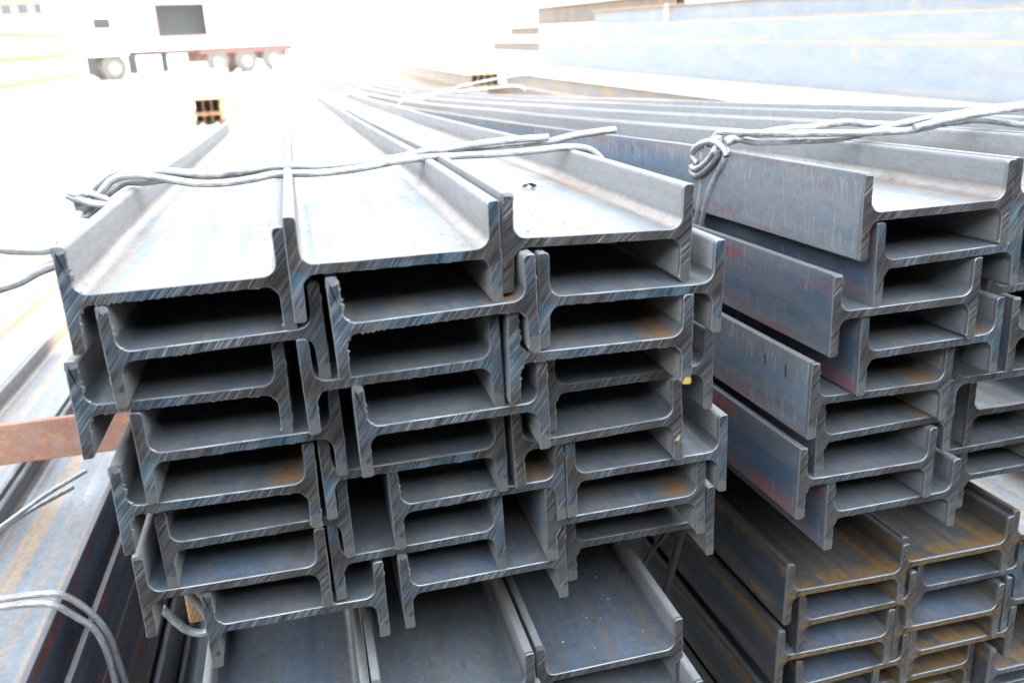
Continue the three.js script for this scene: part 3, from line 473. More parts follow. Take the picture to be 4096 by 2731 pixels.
tie('tie_wire', 'sunlit wire with a small knot further back over the right bundle', [
  ['loop', [[0.2333,0.0511,-1.9],[0.2433,0.0648,-1.9],[0.2515,0.0743,-1.9],[0.2464,0.0845,-1.9],[0.2515,0.0921,-1.9],[0.2602,0.0908,-1.9],[0.2617,0.0808,-1.9],[0.2528,0.0728,-1.9],[0.2445,0.0619,-1.9]]],
  ['strand', [[0.256,0.0754,-1.9],[0.2826,0.0754,-1.9],[0.3124,0.0774,-1.9],[0.3487,0.0839,-1.9],[0.4036,0.0944,-1.9],[0.4649,0.104,-1.9],[0.5265,0.11,-1.9],[0.5606,0.1122,-1.9],[0.5917,0.1118,-1.9]]],
  ['strand', [[0.2557,0.0726,-1.9],[0.2879,0.0679,-1.9],[0.318,0.0725,-1.9],[0.3485,0.0802,-1.9],[0.4332,0.0836,-1.9],[0.4945,0.0857,-1.9],[0.5409,0.0864,-1.9],[0.5593,0.0822,-1.9],[0.5683,0.0739,-1.9]]],
], 'twisted wires tying the bundles');
tie('tie_wire', 'two wire ends pointing out left from the top left beam', [
  ['strand', [[-0.1746,0.1143,-0.03],[-0.1625,0.1119,-0.03],[-0.1519,0.1107,-0.03],[-0.1421,0.1102,-0.03],[-0.1376,0.1108,-0.03]]],
  ['strand', [[-0.1818,0.0908,-0.03],[-0.1663,0.0937,-0.03],[-0.1575,0.0965,-0.03],[-0.1496,0.1,-0.03],[-0.1401,0.103,-0.03]]],
]);
tie('tie_wire', 'two thin straight wires over the chalk-marked low beam', [
  ['strand', [[-0.3156,-0.1669,-0.283],[-0.2979,-0.1679,-0.3167],[-0.2761,-0.1694,-0.3703],[-0.2517,-0.1706,-0.4133]], wireMat, 0.0021],
  ['strand', [[-0.3219,-0.1763,-0.2971],[-0.3034,-0.1772,-0.3298],[-0.2895,-0.178,-0.3577],[-0.2613,-0.1792,-0.3998]], wireMat, 0.0021],
]);
tie('tie_wire', 'two wires bent down over the edge of the low left beam', [
  ['strand', [[-0.3063,-0.1742,-0.22],[-0.2742,-0.1793,-0.22],[-0.2558,-0.1792,-0.22],[-0.2354,-0.1826,-0.22],[-0.225,-0.191,-0.22],[-0.2146,-0.2065,-0.22],[-0.2078,-0.2237,-0.22],[-0.2051,-0.2496,-0.22],[-0.2023,-0.2869,-0.22]]],
  ['strand', [[-0.3026,-0.1743,-0.208],[-0.2707,-0.1783,-0.208],[-0.253,-0.1796,-0.208],[-0.2358,-0.1841,-0.208],[-0.2231,-0.1967,-0.208],[-0.2129,-0.2096,-0.208],[-0.2078,-0.2302,-0.208],[-0.2066,-0.2599,-0.208],[-0.2062,-0.288,-0.208]]],
]);
tie('tie_wire', 'bent wire loop hanging by the small wood block', [
  ['loop', [[-0.1364,-0.1247,-0.085],[-0.1329,-0.1308,-0.085],[-0.1287,-0.1378,-0.085],[-0.1237,-0.1436,-0.085],[-0.1182,-0.1467,-0.085],[-0.1136,-0.1467,-0.085],[-0.1111,-0.1432,-0.085],[-0.112,-0.1357,-0.085],[-0.1152,-0.1261,-0.085],[-0.1193,-0.1189,-0.085],[-0.1212,-0.1145,-0.085]]],
]);
tie('tie_wire', 'dark wires hanging in the gap between the two low bundles', [
  ['strand', [[0.235,-0.1731,-0.1672],[0.235,-0.2023,-0.1894],[0.235,-0.23,-0.2136],[0.235,-0.2668,-0.2429]], darkWireMat, 0.0026],
  ['strand', [[0.228,-0.1534,-0.1331],[0.228,-0.1733,-0.1406],[0.228,-0.2101,-0.1548],[0.228,-0.2515,-0.1716]], darkWireMat, 0.0034],
]);

// ---------------------------------------------------------------- things between and on the bundles
const rustTex = texture(1024, 256, (u, v) => { const a = fbm(nA, u * 8, v * 3, 256, 256, 5), b = fbm(nC, u * 22 + 40, v * 8, 256, 256, 4), g = nB(u * 420, v * 110); let c = mix3([0.24, 0.112, 0.072], [0.34, 0.175, 0.115], a); c = mix3(c, [0.31, 0.215, 0.175], smooth(0.5, 0.75, b) * 0.5); c = mix3(c, [0.42, 0.20, 0.075], smooth(0.66, 0.78, fbm(nD, u * 30, v * 12, 256, 256, 3)) * 0.5); const k = 0.82 + 0.34 * g; return c.map((x) => x * k); });
const rustMat = new THREE.MeshPhysicalMaterial({ map: rustTex, bumpMap: rustTex, bumpScale: 0.0006, roughness: 0.72, metalness: 0.1 });
{ // bar laid across the low beams
  const g = group('flat_bar', 'rusty orange flat bar laid across the low beams at the left', 'steel bar');
  const s = new THREE.Shape(); const w = 0.0075, h = 0.043, r = 0.0012;
  s.moveTo(r, 0); s.lineTo(w - r, 0); s.quadraticCurveTo(w, 0, w, r); s.lineTo(w, h - r); s.quadraticCurveTo(w, h, w - r, h); s.lineTo(r, h); s.quadraticCurveTo(0, h, 0, h - r); s.lineTo(0, r); s.quadraticCurveTo(0, 0, r, 0);
  const e = new THREE.ExtrudeGeometry(s, { depth: 0.95, bevelEnabled: false, curveSegments: 3, steps: 12 }); e.rotateY(-Math.PI / 2);
  const uv = e.attributes.uv, p = e.attributes.position; for (let i = 0; i < uv.count; i++) uv.setXY(i, p.getX(i) / 0.5, (p.getY(i) + p.getZ(i)) / 0.12);
  part(g, 'bar', e, rustMat); place(g, [-0.158, -0.1892, -0.505]);
}
const woodTex = texture(512, 512, (u, v) => { const ring = Math.hypot(u * 3.2 + 0.6, (v - 0.3) * 2.4) * 9 + 1.2 * fbm(nA, u * 5, v * 5, 256, 256, 4), k = 0.5 + 0.5 * Math.sin(ring * 6.28), g = nB(u * 190, v * 210), saw = nC(u * 6, v * 70); let c = mix3([0.33, 0.175, 0.075], [0.21, 0.10, 0.042], smooth(0.35, 0.9, k) * 0.8); c = mix3(c, [0.42, 0.19, 0.05], smooth(0.55, 0.75, fbm(nD, u * 7, v * 6, 256, 256, 3)) * 0.6); c = mix3(c, [0.40, 0.27, 0.15], smooth(0.6, 0.8, saw) * 0.35); return c.map((x) => x * (0.75 + 0.45 * g)); });
const woodMat = new THREE.MeshStandardMaterial({ map: woodTex, bumpMap: woodTex, bumpScale: 0.0008, roughness: 0.9 });
function timber(name, label, x0, x1, y0, y1, z0, z1, grp, tw = 0.08) {
  const s = new THREE.Shape(), b = 0.0016, w = x1 - x0, h = y1 - y0; s.moveTo(b, 0); s.lineTo(w - b, 0); s.lineTo(w, b); s.lineTo(w, h - b); s.lineTo(w - b, h); s.lineTo(b, h); s.lineTo(0, h - b); s.lineTo(0, b);
  const e = new THREE.ExtrudeGeometry(s, { depth: z1 - z0 - 2 * b, bevelEnabled: true, bevelSize: b, bevelThickness: b, bevelSegments: 1, bevelOffset: -b }); e.translate(0, 0, b);
  const uv = e.attributes.uv; for (let i = 0; i < uv.count; i++) uv.setXY(i, uv.getX(i) / tw, uv.getY(i) / tw);
  const m = new THREE.Mesh(e, woodMat); m.name = numbered(name); shade(m); scene.add(m); tag(m, label, 'timber', grp); return place(m, [x0, y0, z0]);
}
timber('wood_block', 'small orange-brown wood block under the lowest beam of the centre bundle', -0.1325, -0.106, -0.1725, -0.1365, -0.185, -0.135);
timber('timber_sleeper', 'timber crossing under the centre bundle, hidden in its shade', -0.10, 0.21, -0.186, -0.152, -0.75, -0.66, null, 0.3);

{ // crumbs of rust on the near low web, and grit on the top right web
  const r = rng(5150), geos = [], cr = new THREE.IcosahedronGeometry(1, 0);
  const add = (x, y, z, s) => { const g = cr.clone(); g.scale(s * (0.8 + r()), s * (0.45 + 0.4 * r()), s * (0.8 + r())); g.rotateY(r() * 6); g.translate(x, y, z); geos.push(g); };
  for (let i = 0; i < 34; i++) { const x = (r() - 0.5) * 0.08; add(0.137 + x, -0.1950 + x * 0.0172 + 0.0002, -0.055 - 0.2 * r(), 0.0004 + 0.0007 * r() * r()); }
  const m = new THREE.Mesh(mergeGeometries(geos), new THREE.MeshStandardMaterial({ color: new THREE.Color().setRGB(0.52, 0.30, 0.09), roughness: 0.95 }));
  m.name = 'rust_crumbs'; m.userData = { label: 'orange rust crumbs strewn on the low web under the centre bundle', category: 'rust crumbs', kind: 'stuff' }; scene.add(shade(m)); place(m, [0, 0, 0]);
  const g2 = [];
  for (let i = 0; i < 46; i++) { const x = (r() - 0.4) * 0.085, s = 0.00022 + 0.0005 * r() * r(), g = cr.clone(); g.scale(s * 1.6, s * 0.6, s); g.rotateY(r() * 6); g.translate(0.118 + x, 0.0993 - x * 0.036, -0.01 - 0.17 * r() * r()); g2.push(g); }
  const n = new THREE.Mesh(mergeGeometries(g2), new THREE.MeshStandardMaterial({ color: new THREE.Color().setRGB(0.40, 0.24, 0.10), roughness: 0.95 }));
  n.name = 'rust_grit'; n.userData = { label: 'fine rust grit on the web of the top right beam of the centre bundle', category: 'rust grit', kind: 'stuff' }; scene.add(shade(n)); place(n, [0, 0, 0]);
  // the curled flake on the same web
  const g = new THREE.BufferGeometry(), P = [], I = [], K = 16;
  for (let i = 0; i <= K; i++) { const t = i / K, a = Math.PI * (0.04 + 0.92 * t); for (const s of [-1, 1]) P.push(-0.0055 * Math.cos(a) + 0.0008 * Math.sin(t * 17) + s * 0.0022, 0.0058 * Math.sin(a) * (1 - 0.25 * t) + s * 0.0008, s * 0.0032 * (1 - 0.4 * Math.abs(t - 0.4)) + 0.003 * t); if (i < K) I.push(2 * i, 2 * i + 1, 2 * i + 2, 2 * i + 1, 2 * i + 3, 2 * i + 2); }
  g.setAttribute('position', new THREE.Float32BufferAttribute(P, 3)); g.setIndex(I); g.computeVertexNormals();
  const f = new THREE.Mesh(g, new THREE.MeshStandardMaterial({ color: new THREE.Color().setRGB(0.085, 0.068, 0.04), roughness: 0.9, side: THREE.DoubleSide }));
  f.name = 'scale_curl'; tag(f, 'small brown curled flake lying on the top right web behind the wire', 'flake'); scene.add(shade(f)); place(f, [0.1275, 0.0968, -0.176], -0.036); f.scale.setScalar(0.62);
}
{ // red chalk stroke on the low left web
  const c = new THREE.CatmullRomCurve3([[-0.2955, -0.2127, -0.105], [-0.2935, -0.2127, -0.118], [-0.2905, -0.2127, -0.13], [-0.2895, -0.2127, -0.143]].map((p) => V(...p))), pts = c.getPoints(14), P = [], I = [];
  pts.forEach((p, i) => { const w = 0.0009 + 0.0004 * Math.sin(i * 2.3); P.push(p.x - w, p.y + 0.0004, p.z, p.x + w, p.y + 0.0004, p.z); if (i) { const k = 2 * i - 2; I.push(k, k + 1, k + 2, k + 1, k + 3, k + 2); } });
  const g = new THREE.BufferGeometry(); g.setAttribute('position', new THREE.Float32BufferAttribute(P, 3)); g.setIndex(I); g.computeVertexNormals();
  const low = scene.children.find((o) => o.userData.label?.startsWith('low left beam under the two thin wires'));
  const m = part(low, 'chalk_mark', g, new THREE.MeshStandardMaterial({ color: new THREE.Color().setRGB(0.62, 0.16, 0.16), roughness: 0.95, side: THREE.DoubleSide }));
  m.position.set(0.288, 0.215, -0.10);
}

{ // yellow paint dabs on two sawn flange tips
  const dab = (start, pts, rgb) => { const o = scene.children.find((q) => q.userData.label?.startsWith(start)); const g = new THREE.ExtrudeGeometry(new THREE.Shape(pts.map((p) => new THREE.Vector2(...p))), { depth: 0.0002, bevelEnabled: false }); g.translate(0, 0, 0.0001); part(o, 'paint_dab', g, new THREE.MeshStandardMaterial({ color: new THREE.Color().setRGB(...rgb), roughness: 0.8 })); };
  dab('right column beam with orange rust and a yellow dab', [[0.0452, -0.0245], [0.0495, -0.0246], [0.0496, -0.0219], [0.0486, -0.0208], [0.0480, -0.0216], [0.0470, -0.0203], [0.0463, -0.0219], [0.0453, -0.0226]], [0.40, 0.235, 0.03]);
  dab('right column beam with a narrow brown web', [[0.0456, -0.0132], [0.0480, -0.0126], [0.0489, -0.0098], [0.0478, -0.0102], [0.0470, -0.0088], [0.0466, -0.0108], [0.0455, -0.0112]], [0.27, 0.22, 0.10]);
}

// ---------------------------------------------------------------- stacks further back
const flatSag = () => 0;
const bigTex = texture(2048, 256, (u, v) => {      // 3 m x 0.25 m: side of a wide beam with a rust line along its middle and rusty runs
  const a = fbm(nD, u * 14, v * 4, 256, 256, 4), g = nB(u * 500, v * 60), f = fbm(nA, u * 60, v * 14, 256, 256, 3);
  let c = mix3([0.19, 0.225, 0.265], [0.25, 0.265, 0.28], a);
  const line = Math.exp(-Math.pow((v - 0.47) / 0.022, 2)) + 0.7 * Math.exp(-Math.pow((v - 0.60) / 0.012, 2)) * smooth(0.4, 0.6, nC(u * 9, 4));
  c = mix3(c, [0.46, 0.27, 0.10], clamp(line * (0.45 + 0.7 * f)));
  const runs = smooth(0.62, 0.78, nC(u * 64 - v * 6, 0.5 + Math.floor(v * 2))) * smooth(0.06, 0.12, v) * smooth(0.33, 0.24, v) * smooth(0.30, 0.55, nB(u * 5, 2));
  c = mix3(c, [0.46, 0.27, 0.11], runs * 0.8);
  c = mix3(c, [0.40, 0.25, 0.12], smooth(0.06, 0.0, v + 0.04 * f) * 0.6);
  c = mix3(c, [0.07, 0.07, 0.08], smooth(0.965, 0.985, nA(u * 24, 7)) * 0.5);
  const k = 0.86 + 0.16 * g + 0.12 * (f - 0.5);
  return c.map((x) => x * k);
});
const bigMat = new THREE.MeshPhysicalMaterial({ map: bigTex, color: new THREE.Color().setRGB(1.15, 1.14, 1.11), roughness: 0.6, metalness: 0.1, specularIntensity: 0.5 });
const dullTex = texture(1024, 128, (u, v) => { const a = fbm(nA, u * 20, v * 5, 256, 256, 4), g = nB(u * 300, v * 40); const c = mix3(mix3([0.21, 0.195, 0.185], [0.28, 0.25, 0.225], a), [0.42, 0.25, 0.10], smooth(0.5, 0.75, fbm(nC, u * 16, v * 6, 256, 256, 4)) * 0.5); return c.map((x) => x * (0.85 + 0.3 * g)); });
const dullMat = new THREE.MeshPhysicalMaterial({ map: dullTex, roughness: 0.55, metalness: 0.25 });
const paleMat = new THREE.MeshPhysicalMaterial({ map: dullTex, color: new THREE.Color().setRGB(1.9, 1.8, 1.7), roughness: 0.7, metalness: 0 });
const yellowRust = new THREE.MeshStandardMaterial({ color: new THREE.Color().setRGB(0.36, 0.21, 0.10), roughness: 0.9 });
const rustyTex = texture(1024, 128, (u, v) => { const a = fbm(nC, u * 24, v * 6, 256, 256, 4), g = nB(u * 300, v * 40); const c = mix3([0.33, 0.19, 0.085], [0.47, 0.30, 0.14], a); return c.map((x) => x * (0.8 + 0.4 * g)); });
const orangeRust = new THREE.MeshStandardMaterial({ map: rustyTex, color: new THREE.Color().setRGB(0.85, 0.76, 0.75), roughness: 0.85 });
const rustyMat = new THREE.MeshPhysicalMaterial({ map: rustyTex, roughness: 0.75, metalness: 0.1 });
// a long beam of any size, drawn in its own frame: end at the origin, length along -z
function profile(hw, hh, tf, tw, rf, L) {
  const s = section(hw, hh, tf, tw, rf, Math.min(0.004, tf * 0.3)), zs = [0, L / 3, 2 * L / 3, L], u = 3;
  const ends = mergeGeometries([closeEnd(s.outline, 0), closeEnd(s.outline, -L)]);
  return { web: mergeGeometries([sweep(s.top, zs, flatSag, (t) => 0.15 + 0.2 * t, u), sweep(s.bottom, zs, flatSag, (t) => 0.15 + 0.2 * t, u)]), right: flangeAll(s.right, zs, u), left: flangeAll(s.left, zs, u), ends };
}
function flangeAll(pts, zs, u) {      // outer face takes the whole texture
  const mx = Math.max(...pts.map((q) => Math.abs(q[0]))), out = pts.map((p) => Math.abs(Math.abs(p[0]) - mx) < 1e-9), i0 = out.indexOf(true), i1 = out.lastIndexOf(true), flip = pts[i0][1] > 0;
  return mergeGeometries([sweep(pts.slice(0, i0 + 1), zs, flatSag, (t) => 0.7 + 0.25 * t, u), sweep(pts.slice(i0, i1 + 1), zs, flatSag, (t) => (flip ? 1 - t : t), u), sweep(pts.slice(i1), zs, flatSag, (t) => 0.7 + 0.25 * t, u)]);
}
function farBeam(prof, mats, pos, rot, label, grp, category = 'steel beam') {
  const g = group('steel_beam', label, category, grp);
  part(g, 'web', prof.web, mats[0]); part(g, 'flange', prof.right, mats[1]); part(g, 'flange', prof.left, mats[1]); part(g, 'cut_end', prof.ends, mats[2]);
  g.position.set(...pos); g.rotation.set(...rot, 'YXZ'); return g;
}
const YAW = 0.0384;                              // the right-hand stacks lean a little to the left of the bundles
const along = (x, z) => x + Math.tan(YAW) * z;   // x of a line of that stack at depth z (z < 0)
const WIDE = profile(0.125, 0.1245, 0.014, 0.009, 0.013, 10.2);
const tiers = ['topmost wide', 'second wide', 'third wide', 'fourth wide', 'fifth wide'];
const rightStack = 'wide beams of the big stack at the upper right';
[0.0625, -0.1865, -0.4355, -0.6845, -0.9335].forEach((y, i) => {
  for (const c of [0, 1]) {
    if (c && i > 0) continue;
    const z0 = 0.85, xc = 3.0 + 0.125 + 0.252 * c;
    farBeam(WIDE, [bigMat, bigMat, rustyMat], [along(xc, z0), y, z0], [0, YAW, 0], c ? 'wide beam behind the front row on top of the big right stack' : ['long grey-blue wide beam with a rust line along it, in the right stack', 'grey-blue wide beam just above the bright sunlit strip at the right', 'wide beam of the right stack behind the sunlit strip, third down', 'wide beam of the right stack near the ground, fourth down', 'lowest wide beam of the right stack, on the ground'][i], rightStack);
  }
});
const UPRIGHT = profile(0.0625, 0.034, 0.0085, 0.005, 0.009, 9);
const UPR = [0, YAW, Math.PI / 2];
const I126 = (x, yb, z, L, label, grp, mats = [dullMat, rustyMat, rustyMat], big = UPRIGHT) => farBeam(big, mats, [along(x, z), yb + 0.0625, z], UPR, label, grp);
const ord = ['first', 'second', 'third', 'fourth', 'fifth', 'sixth', 'seventh', 'eighth', 'ninth', 'tenth', 'eleventh'];
for (let i = 0; i < 4; i++) I126(3.06 + 0.072 * i, 0.189, 1.2, 9, i ? `upright beam on the big right stack, ${ord[i]} row from the front` : 'upright beam with an orange underside on top of the big right stack', 'upright beams on top of the big right stack', [bigMat, rustyMat, rustyMat]);
{ // one strap of wire on the top row
  const g = group('strap', 'pale strap down the side of the top beam of the right stack', 'strap');
  part(g, 'band', box(-0.012, 0.0, 0, 0.13, -0.022, 0.0), new THREE.MeshStandardMaterial({ color: new THREE.Color().setRGB(0.62, 0.55, 0.5), roughness: 0.6 }));
  g.position.set(along(3.022, -6.2), 0.19, -6.2);
}
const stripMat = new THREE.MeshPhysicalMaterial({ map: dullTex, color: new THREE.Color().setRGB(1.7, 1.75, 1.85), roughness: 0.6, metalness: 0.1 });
const stripBeams = 'upright beams side by side in the sunlit strip at the right';
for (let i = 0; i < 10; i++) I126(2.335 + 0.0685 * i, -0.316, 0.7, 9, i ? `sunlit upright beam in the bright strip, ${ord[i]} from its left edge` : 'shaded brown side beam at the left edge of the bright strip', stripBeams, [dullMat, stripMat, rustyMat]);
const midStack = 'upright beams of the small end-on bundle at the upper middle';
for (let i = 0; i < 5; i++) I126(2.0 + 0.066 * i, -0.326, -8.3, 9, ['upright beam with a shaded grey-orange side, left edge of the small end-on bundle', 'upright beam second from the left in the small end-on bundle', 'upright beam third from the left in the small end-on bundle', 'upright beam fourth from the left in the small end-on bundle', 'upright beam at the right of the small end-on bundle'][i], midStack);
const SHORT = profile(0.0625, 0.034, 0.0085, 0.005, 0.009, 4.4), TALL = profile(0.135, 0.06, 0.012, 0.008, 0.012, 5);
structure('strip_footing', box(2.05, 2.98, -1.14, -0.32, -9.3, 1.4), dullMat).rotation.y = 0;
structure('bundle_footing', box(-0.88, -0.58, -1.14, -0.466, -12, -8.2), dullMat);
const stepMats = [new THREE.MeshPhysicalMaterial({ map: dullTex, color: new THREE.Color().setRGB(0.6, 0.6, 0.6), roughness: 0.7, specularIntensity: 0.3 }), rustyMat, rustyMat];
const steps = 'beams of the stepped stack beyond the big right stack';
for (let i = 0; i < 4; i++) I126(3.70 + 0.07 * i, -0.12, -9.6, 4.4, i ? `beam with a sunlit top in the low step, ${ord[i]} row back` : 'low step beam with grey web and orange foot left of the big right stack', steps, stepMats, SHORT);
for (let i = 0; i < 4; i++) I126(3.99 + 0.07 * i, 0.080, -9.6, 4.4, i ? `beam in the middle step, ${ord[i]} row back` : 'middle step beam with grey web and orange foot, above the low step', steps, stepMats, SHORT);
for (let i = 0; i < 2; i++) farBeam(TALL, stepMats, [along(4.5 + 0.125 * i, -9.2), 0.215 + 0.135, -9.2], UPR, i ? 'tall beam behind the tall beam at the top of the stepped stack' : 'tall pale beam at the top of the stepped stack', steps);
structure('stack_plinth', box(1.7, 5.4, -1.14, -0.33, -17.4, -9.4), new THREE.MeshStandardMaterial({ color: new THREE.Color().setRGB(0.45, 0.42, 0.38), roughness: 0.9 }));

// left: tall sunlit stack, upright beams 200 mm high
const H200 = profile(0.1, 0.05, 0.010, 0.006, 0.011, 9.5);
const leftStack = 'upright beams of the tall sunlit stack at the far left';
structure('stack_footing', box(-2.7, -2.2, -1.14, -0.266, -11.2, -0.5), paleMat);
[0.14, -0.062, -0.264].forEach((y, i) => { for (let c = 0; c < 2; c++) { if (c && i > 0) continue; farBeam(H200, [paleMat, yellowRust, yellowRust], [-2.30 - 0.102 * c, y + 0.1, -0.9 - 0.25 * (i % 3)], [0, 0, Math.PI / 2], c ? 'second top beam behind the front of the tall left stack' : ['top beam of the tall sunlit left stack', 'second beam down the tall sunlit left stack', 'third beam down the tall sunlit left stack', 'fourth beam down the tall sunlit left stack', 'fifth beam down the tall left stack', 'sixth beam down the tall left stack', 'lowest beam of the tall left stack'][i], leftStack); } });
// left of the centre bundle: small rusty bundle seen end on
const rustyStack = 'rusty upright beams of the end-on bundle beyond the wire knot';
for (let t = 0; t < 2; t++) for (let i = 0; i < 4; i++) farBeam(UPRIGHT, [orangeRust, orangeRust, orangeRust], [-0.835 + 0.0685 * i, -0.335 - 0.128 * t, -8 + 0.05 * t], [0, 0.05, Math.PI / 2], `rusty beam end, ${ord[i]} from left, ${t ? 'lower' : 'upper'} row of the bundle beyond the wire knot`, rustyStack);

// ---------------------------------------------------------------- lorry
const paint = (r, g, b, rough = 0.45, extra = {}) => new THREE.MeshPhysicalMaterial({ color: new THREE.Color().setRGB(r, g, b), roughness: rough, ...extra });
{
  const g = group('lorry', 'white lorry with a dark side opening and red-brown chassis in the far yard', 'lorry');
  const white = paint(0.78, 0.78, 0.76), red = paint(0.17, 0.075, 0.06, 0.9, { specularIntensity: 0.1 }), dark = paint(0.03, 0.032, 0.036, 0.9, { specularIntensity: 0.1 }), tyreM = paint(0.10, 0.09, 0.08, 1, { specularIntensity: 0.1 }), rimM = paint(0.22, 0.19, 0.15, 0.6);
  // local: x along the lorry (rear to the right), z towards us, y up from the ground
  const bx = [0.72, 7.8], by = [1.15, 3.9], ox = [1.9, 3.9], oy = [1.62, 2.78];
  const wall = new THREE.Shape([[bx[0], by[0]], [bx[1], by[0]], [bx[1], by[1]], [bx[0], by[1]]].map((p) => new THREE.Vector2(...p)));
  wall.holes.push(new THREE.Path([[ox[0], oy[0]], [ox[0], oy[1]], [ox[1], oy[1]], [ox[1], oy[0]]].map((p) => new THREE.Vector2(...p))));
  const near = new THREE.ExtrudeGeometry(wall, { depth: 0.06, bevelEnabled: false }); near.translate(0, 0, 1.19);
  part(g, 'cargo_body', mergeGeometries([near, ...[box(bx[0], bx[1], by[0], by[1], -1.25, -1.19), box(bx[0], bx[1], by[1], by[1] + 0.05, -1.25, 1.25), box(bx[0], bx[0] + 0.06, by[0], by[1], -1.19, 1.19), box(bx[1] - 0.06, bx[1], by[0], by[1], -1.19, 1.19), box(bx[0], bx[1], by[0] - 0.08, by[0], -1.25, 1.25)].map((b) => { const n = b.toNonIndexed(); return n; })]), white);
  part(g, 'opening_lining', mergeGeometries([box(ox[0] - 0.4, ox[1] + 0.4, oy[0] - 0.2, oy[1] + 0.3, -0.2, -0.15), box(ox[0] - 0.45, ox[0] - 0.4, oy[0] - 0.2, oy[1] + 0.3, -0.15, 1.18), box(ox[1] + 0.4, ox[1] + 0.45, oy[0] - 0.2, oy[1] + 0.3, -0.15, 1.18)]), paint(0.07, 0.073, 0.08, 0.9, { specularIntensity: 0.1 }));
  part(g, 'opening_frame', mergeGeometries([box(ox[0] - 0.07, ox[0], oy[0] - 0.07, oy[1] + 0.05, 1.25, 1.29), box(ox[0], ox[1], oy[0] - 0.07, oy[0], 1.25, 1.29), box(ox[0], ox[1] + 0.05, oy[1], oy[1] + 0.05, 1.25, 1.29)]), red);
  part(g, 'chassis', mergeGeometries([box(-1.6, 7.6, 0.88, 1.07, 0.35, 0.5), box(-1.6, 7.6, 0.88, 1.07, -0.5, -0.35), box(3.5, 7.7, 0.82, 1.06, 0.9, 1.05), box(1.9, 3.4, 0.98, 1.06, 1.1, 1.18), box(3.5, 7.6, 0.5, 0.95, -0.6, 0.6)]), red);
  part(g, 'landing_leg', mergeGeometries([box(2.05, 2.2, 0.25, 1.0, 0.7, 0.85), box(1.98, 2.27, 0.2, 0.26, 0.62, 0.93)]), dark);
  part(g, 'landing_leg', mergeGeometries([box(2.45, 2.6, 0.25, 1.0, -0.85, -0.7), box(2.38, 2.67, 0.2, 0.26, -0.93, -0.62)]), dark);
  part(g, 'mudguard', mergeGeometries([box(-0.95, -0.72, 0.25, 0.95, 0.8, 1.2), box(0.62, 0.86, 0.2, 0.95, 0.8, 1.2), box(-0.9, 0.8, 0.95, 1.05, 0.5, 1.15)]), dark);
  part(g, 'cab', mergeGeometries([box(-1.75, 0.6, 0.95, 3.3, -1.2, 1.2), box(-1.6, 0.5, 3.3, 3.5, -1.0, 1.0)]), white);
  for (const [x0, x1, y0, y1, m] of [[-0.55, 0.1, 1.95, 2.35, dark], [-1.35, -0.75, 3.0, 3.25, paint(0.10, 0.35, 0.40, 0.3)], [0.28, 0.46, 2.05, 2.4, paint(0.12, 0.38, 0.42, 0.3)], [0.3, 0.44, 1.3, 1.55, paint(0.12, 0.38, 0.42, 0.3)], [-0.25, 0.05, 2.75, 3.25, paint(0.22, 0.40, 0.12, 0.5)]]) part(g, 'cab_panel', box(x0, x1, y0, y1, 1.2, 1.215), m);
  for (const [x, z] of [[0, 0.95], [4.25, 0.95], [5.5, 0.95], [6.75, 0.95], [0, -0.95], [5.5, -0.95]]) {
    const tyre = new THREE.TorusGeometry(0.36, 0.15, 12, 28); tyre.scale(1, 1, 0.9);
    const w = part(g, 'wheel', tyre, tyreM); w.position.set(x, 0.5, z);
    const rim = new THREE.LatheGeometry([[0.0, 0.02], [0.09, 0.05], [0.11, 0.0], [0.2, -0.06], [0.24, 0.05], [0.26, 0.06]].map((p) => new THREE.Vector2(...p)), 24); rim.rotateX(Math.PI / 2);
    part(w, 'rim', rim, rimM).position.z = 0.06;
  }
  g.position.set(-7.1, -1.14, -40.4); g.rotation.y = 0.42;
}

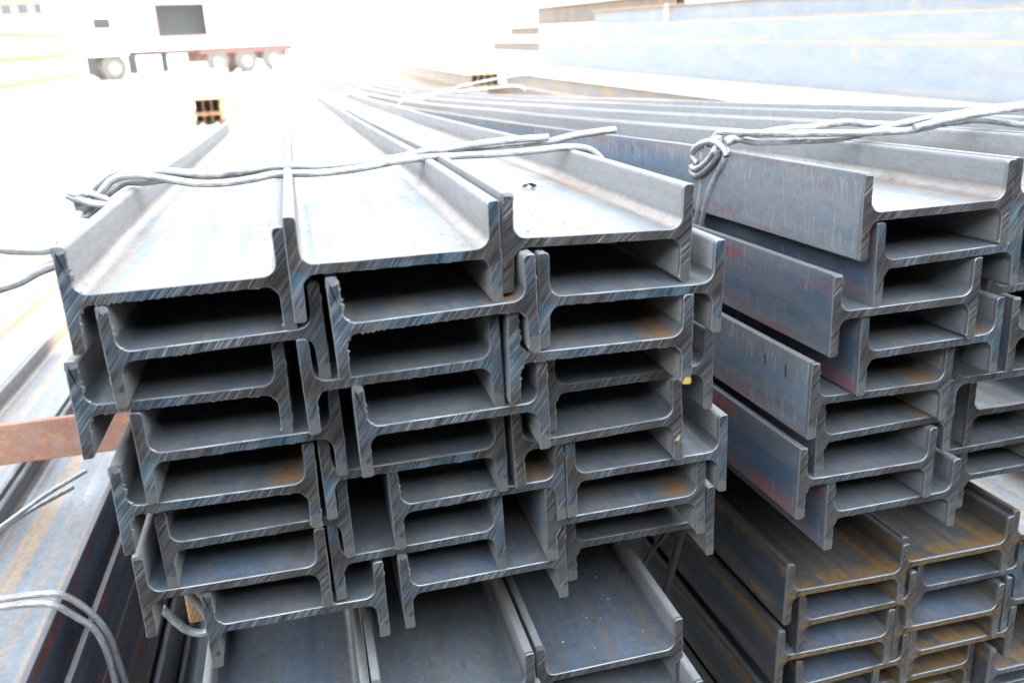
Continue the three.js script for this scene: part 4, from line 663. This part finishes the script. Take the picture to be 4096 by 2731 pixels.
// ---------------------------------------------------------------- yard and far buildings
const groundTex = texture(1024, 1024, (u, v) => { const a = fbm(nA, u * 6, v * 6, 256, 256, 5), g = nB(u * 250, v * 250), s = fbm(nC, u * 14 + 3, v * 14, 256, 256, 3); let c = mix3([0.36, 0.345, 0.31], [0.47, 0.455, 0.42], a); c = mix3(c, [0.27, 0.24, 0.20], smooth(0.6, 0.75, s) * 0.5); return c.map((x) => x * (0.88 + 0.2 * g)); });
const gmat = new THREE.MeshStandardMaterial({ map: groundTex, roughness: 0.92 });
{ const g = new THREE.PlaneGeometry(360, 360); g.rotateX(-Math.PI / 2); const uv = g.attributes.uv; for (let i = 0; i < uv.count; i++) uv.setXY(i, uv.getX(i) * 60, uv.getY(i) * 60); structure('ground', g, gmat).position.set(0, -1.14, -100); }
{
  const g = group('office_building', 'pale building with rows of blue-grey windows behind the lorry, upper left', 'building');
  const wallM = paint(0.72, 0.69, 0.63, 0.85), frameM = paint(0.42, 0.20, 0.07, 0.7), glassM = paint(0.045, 0.055, 0.075, 0.9, { specularIntensity: 0.1 }), tealM = paint(0.13, 0.33, 0.36, 0.3);
  part(g, 'wall', box(-26, -4.5, -1.14, 9, -66, -58.2), wallM);
  part(g, 'roof', box(-26.3, -4.2, 9, 9.4, -66.3, -57.9), wallM);
  const win = (x0, x1, y0, y1, m = glassM, f = true) => { const w = part(g, 'window', f ? mergeGeometries([box(x0 - 0.12, x0, y0 - 0.12, y1 + 0.12, -58.2, -58.08), box(x1, x1 + 0.12, y0 - 0.12, y1 + 0.12, -58.2, -58.08), box(x0, x1, y0 - 0.12, y0, -58.2, -58.08), box(x0, x1, y1, y1 + 0.12, -58.2, -58.08)]) : box(x0, x1, y0 - 0.08, y0, -58.2, -58.05), frameM); part(w, 'pane', box(x0, x1, y0, y1, -58.2, -58.14), m); };
  for (let r = 0; r < 4; r++) for (let c = 0; c < 5; c++) win(-16.9 + 0.86 * c + 0.02 * r, -16.35 + 0.86 * c + 0.02 * r, 2.05 + 0.82 * r, 2.6 + 0.82 * r);
  for (let r = 0; r < 3; r++) for (let c = 0; c < 3; c++) win(-12.5 + 0.62 * c, -12.12 + 0.62 * c, 1.6 + 1.55 * r, 2.6 + 1.55 * r);
  for (let c = 0; c < 3; c++) win(-12.35 + 0.62 * c, -12.0 + 0.62 * c, 0.85, 1.3, c === 1 ? tealM : glassM);
  win(-9.9, -9.35, 0.9, 1.3); win(-10.45, -10.05, 2.2, 2.55, tealM, false); win(-9.75, -9.5, 2.0, 2.8, paint(0.25, 0.40, 0.12, 0.6), false); win(-9.0, -8.75, 1.0, 1.35, tealM, false); win(-9.0, -8.8, 0.25, 0.5, tealM, false); win(-9.2, -8.9, 2.5, 2.9, tealM, false);
}
{
  const g = group('workshop', 'long pale workshop with a doorway and a dark band under its eaves, upper middle', 'building');
  const wallM = paint(0.72, 0.70, 0.66, 0.85), trim = paint(0.45, 0.38, 0.28, 0.7);
  part(g, 'wall', box(1.6, 34, -1.14, 3.6, -72, -60.2), wallM);
  part(g, 'roof', box(1.2, 34.4, 3.6, 3.9, -72.4, -59.6), wallM);
  part(g, 'doorway', mergeGeometries([box(4.05, 4.2, -1.14, 1.45, -60.2, -60.05), box(5.0, 5.15, -1.14, 1.45, -60.2, -60.05), box(4.2, 5.0, 1.3, 1.45, -60.2, -60.05)]), trim);
  part(g, 'door', box(4.2, 5.0, -1.1, 1.3, -60.2, -60.14), paint(0.50, 0.50, 0.44, 0.6));
  for (let i = 0; i < 5; i++) { const w = part(g, 'window', box(7.2 + 1.0 * i, 7.85 + 1.0 * i, 0.95, 1.02, -60.2, -60.04), trim); part(w, 'pane', box(7.25 + 1.0 * i, 7.8 + 1.0 * i, 1.02, 1.4, -60.2, -60.1), paint(0.25, 0.22, 0.2, 0.3)); }
}
{ const g = group('lamp_post', 'thin yellow post before the far workshop', 'post'); const c = new THREE.CylinderGeometry(0.06, 0.08, 9, 12); c.translate(0, 4.5, 0); part(g, 'shaft', c, paint(0.65, 0.5, 0.06, 0.5)); part(g, 'base', box(-0.2, 0.2, 0, 0.15, -0.2, 0.2), paint(0.4, 0.4, 0.38, 0.8)); g.position.set(8.05, -1.14, -42); }
{ // roof of the loading bay over the near ends, out of the picture; its edge draws the line between shade and sun
  const m = paint(0.45, 0.46, 0.47, 0.7);
  const roof = structure('bay_roof', mergeGeometries([box(-7, 11, 4.9, 5.05, -3.1, -0.7), box(-7, 11, 4.6, 4.9, -3.1, -2.98)]), m);
  structure('bay_wall', box(-6, 9, -1.14, 0.88, 1.3, 3.5), paint(0.035, 0.033, 0.03, 0.95));
  for (const x of [-6.8, 10.7]) { const g = group('roof_column', x < 0 ? 'steel column of the loading bay roof, left' : 'steel column of the loading bay roof, right', 'column', 'columns of the loading bay roof'); part(g, 'shaft', box(-0.1, 0.1, 0, 5.74, -0.1, 0.1), m); part(g, 'base', box(-0.2, 0.2, 0, 0.05, -0.2, 0.2), m); g.position.set(x, -1.14, -2.3); }
}

scene.fog = new THREE.FogExp2(new THREE.Color().setRGB(1, 0.98, 0.86), 0.0010);   // bright dust haze over the yard

renderer.render(scene, camera);
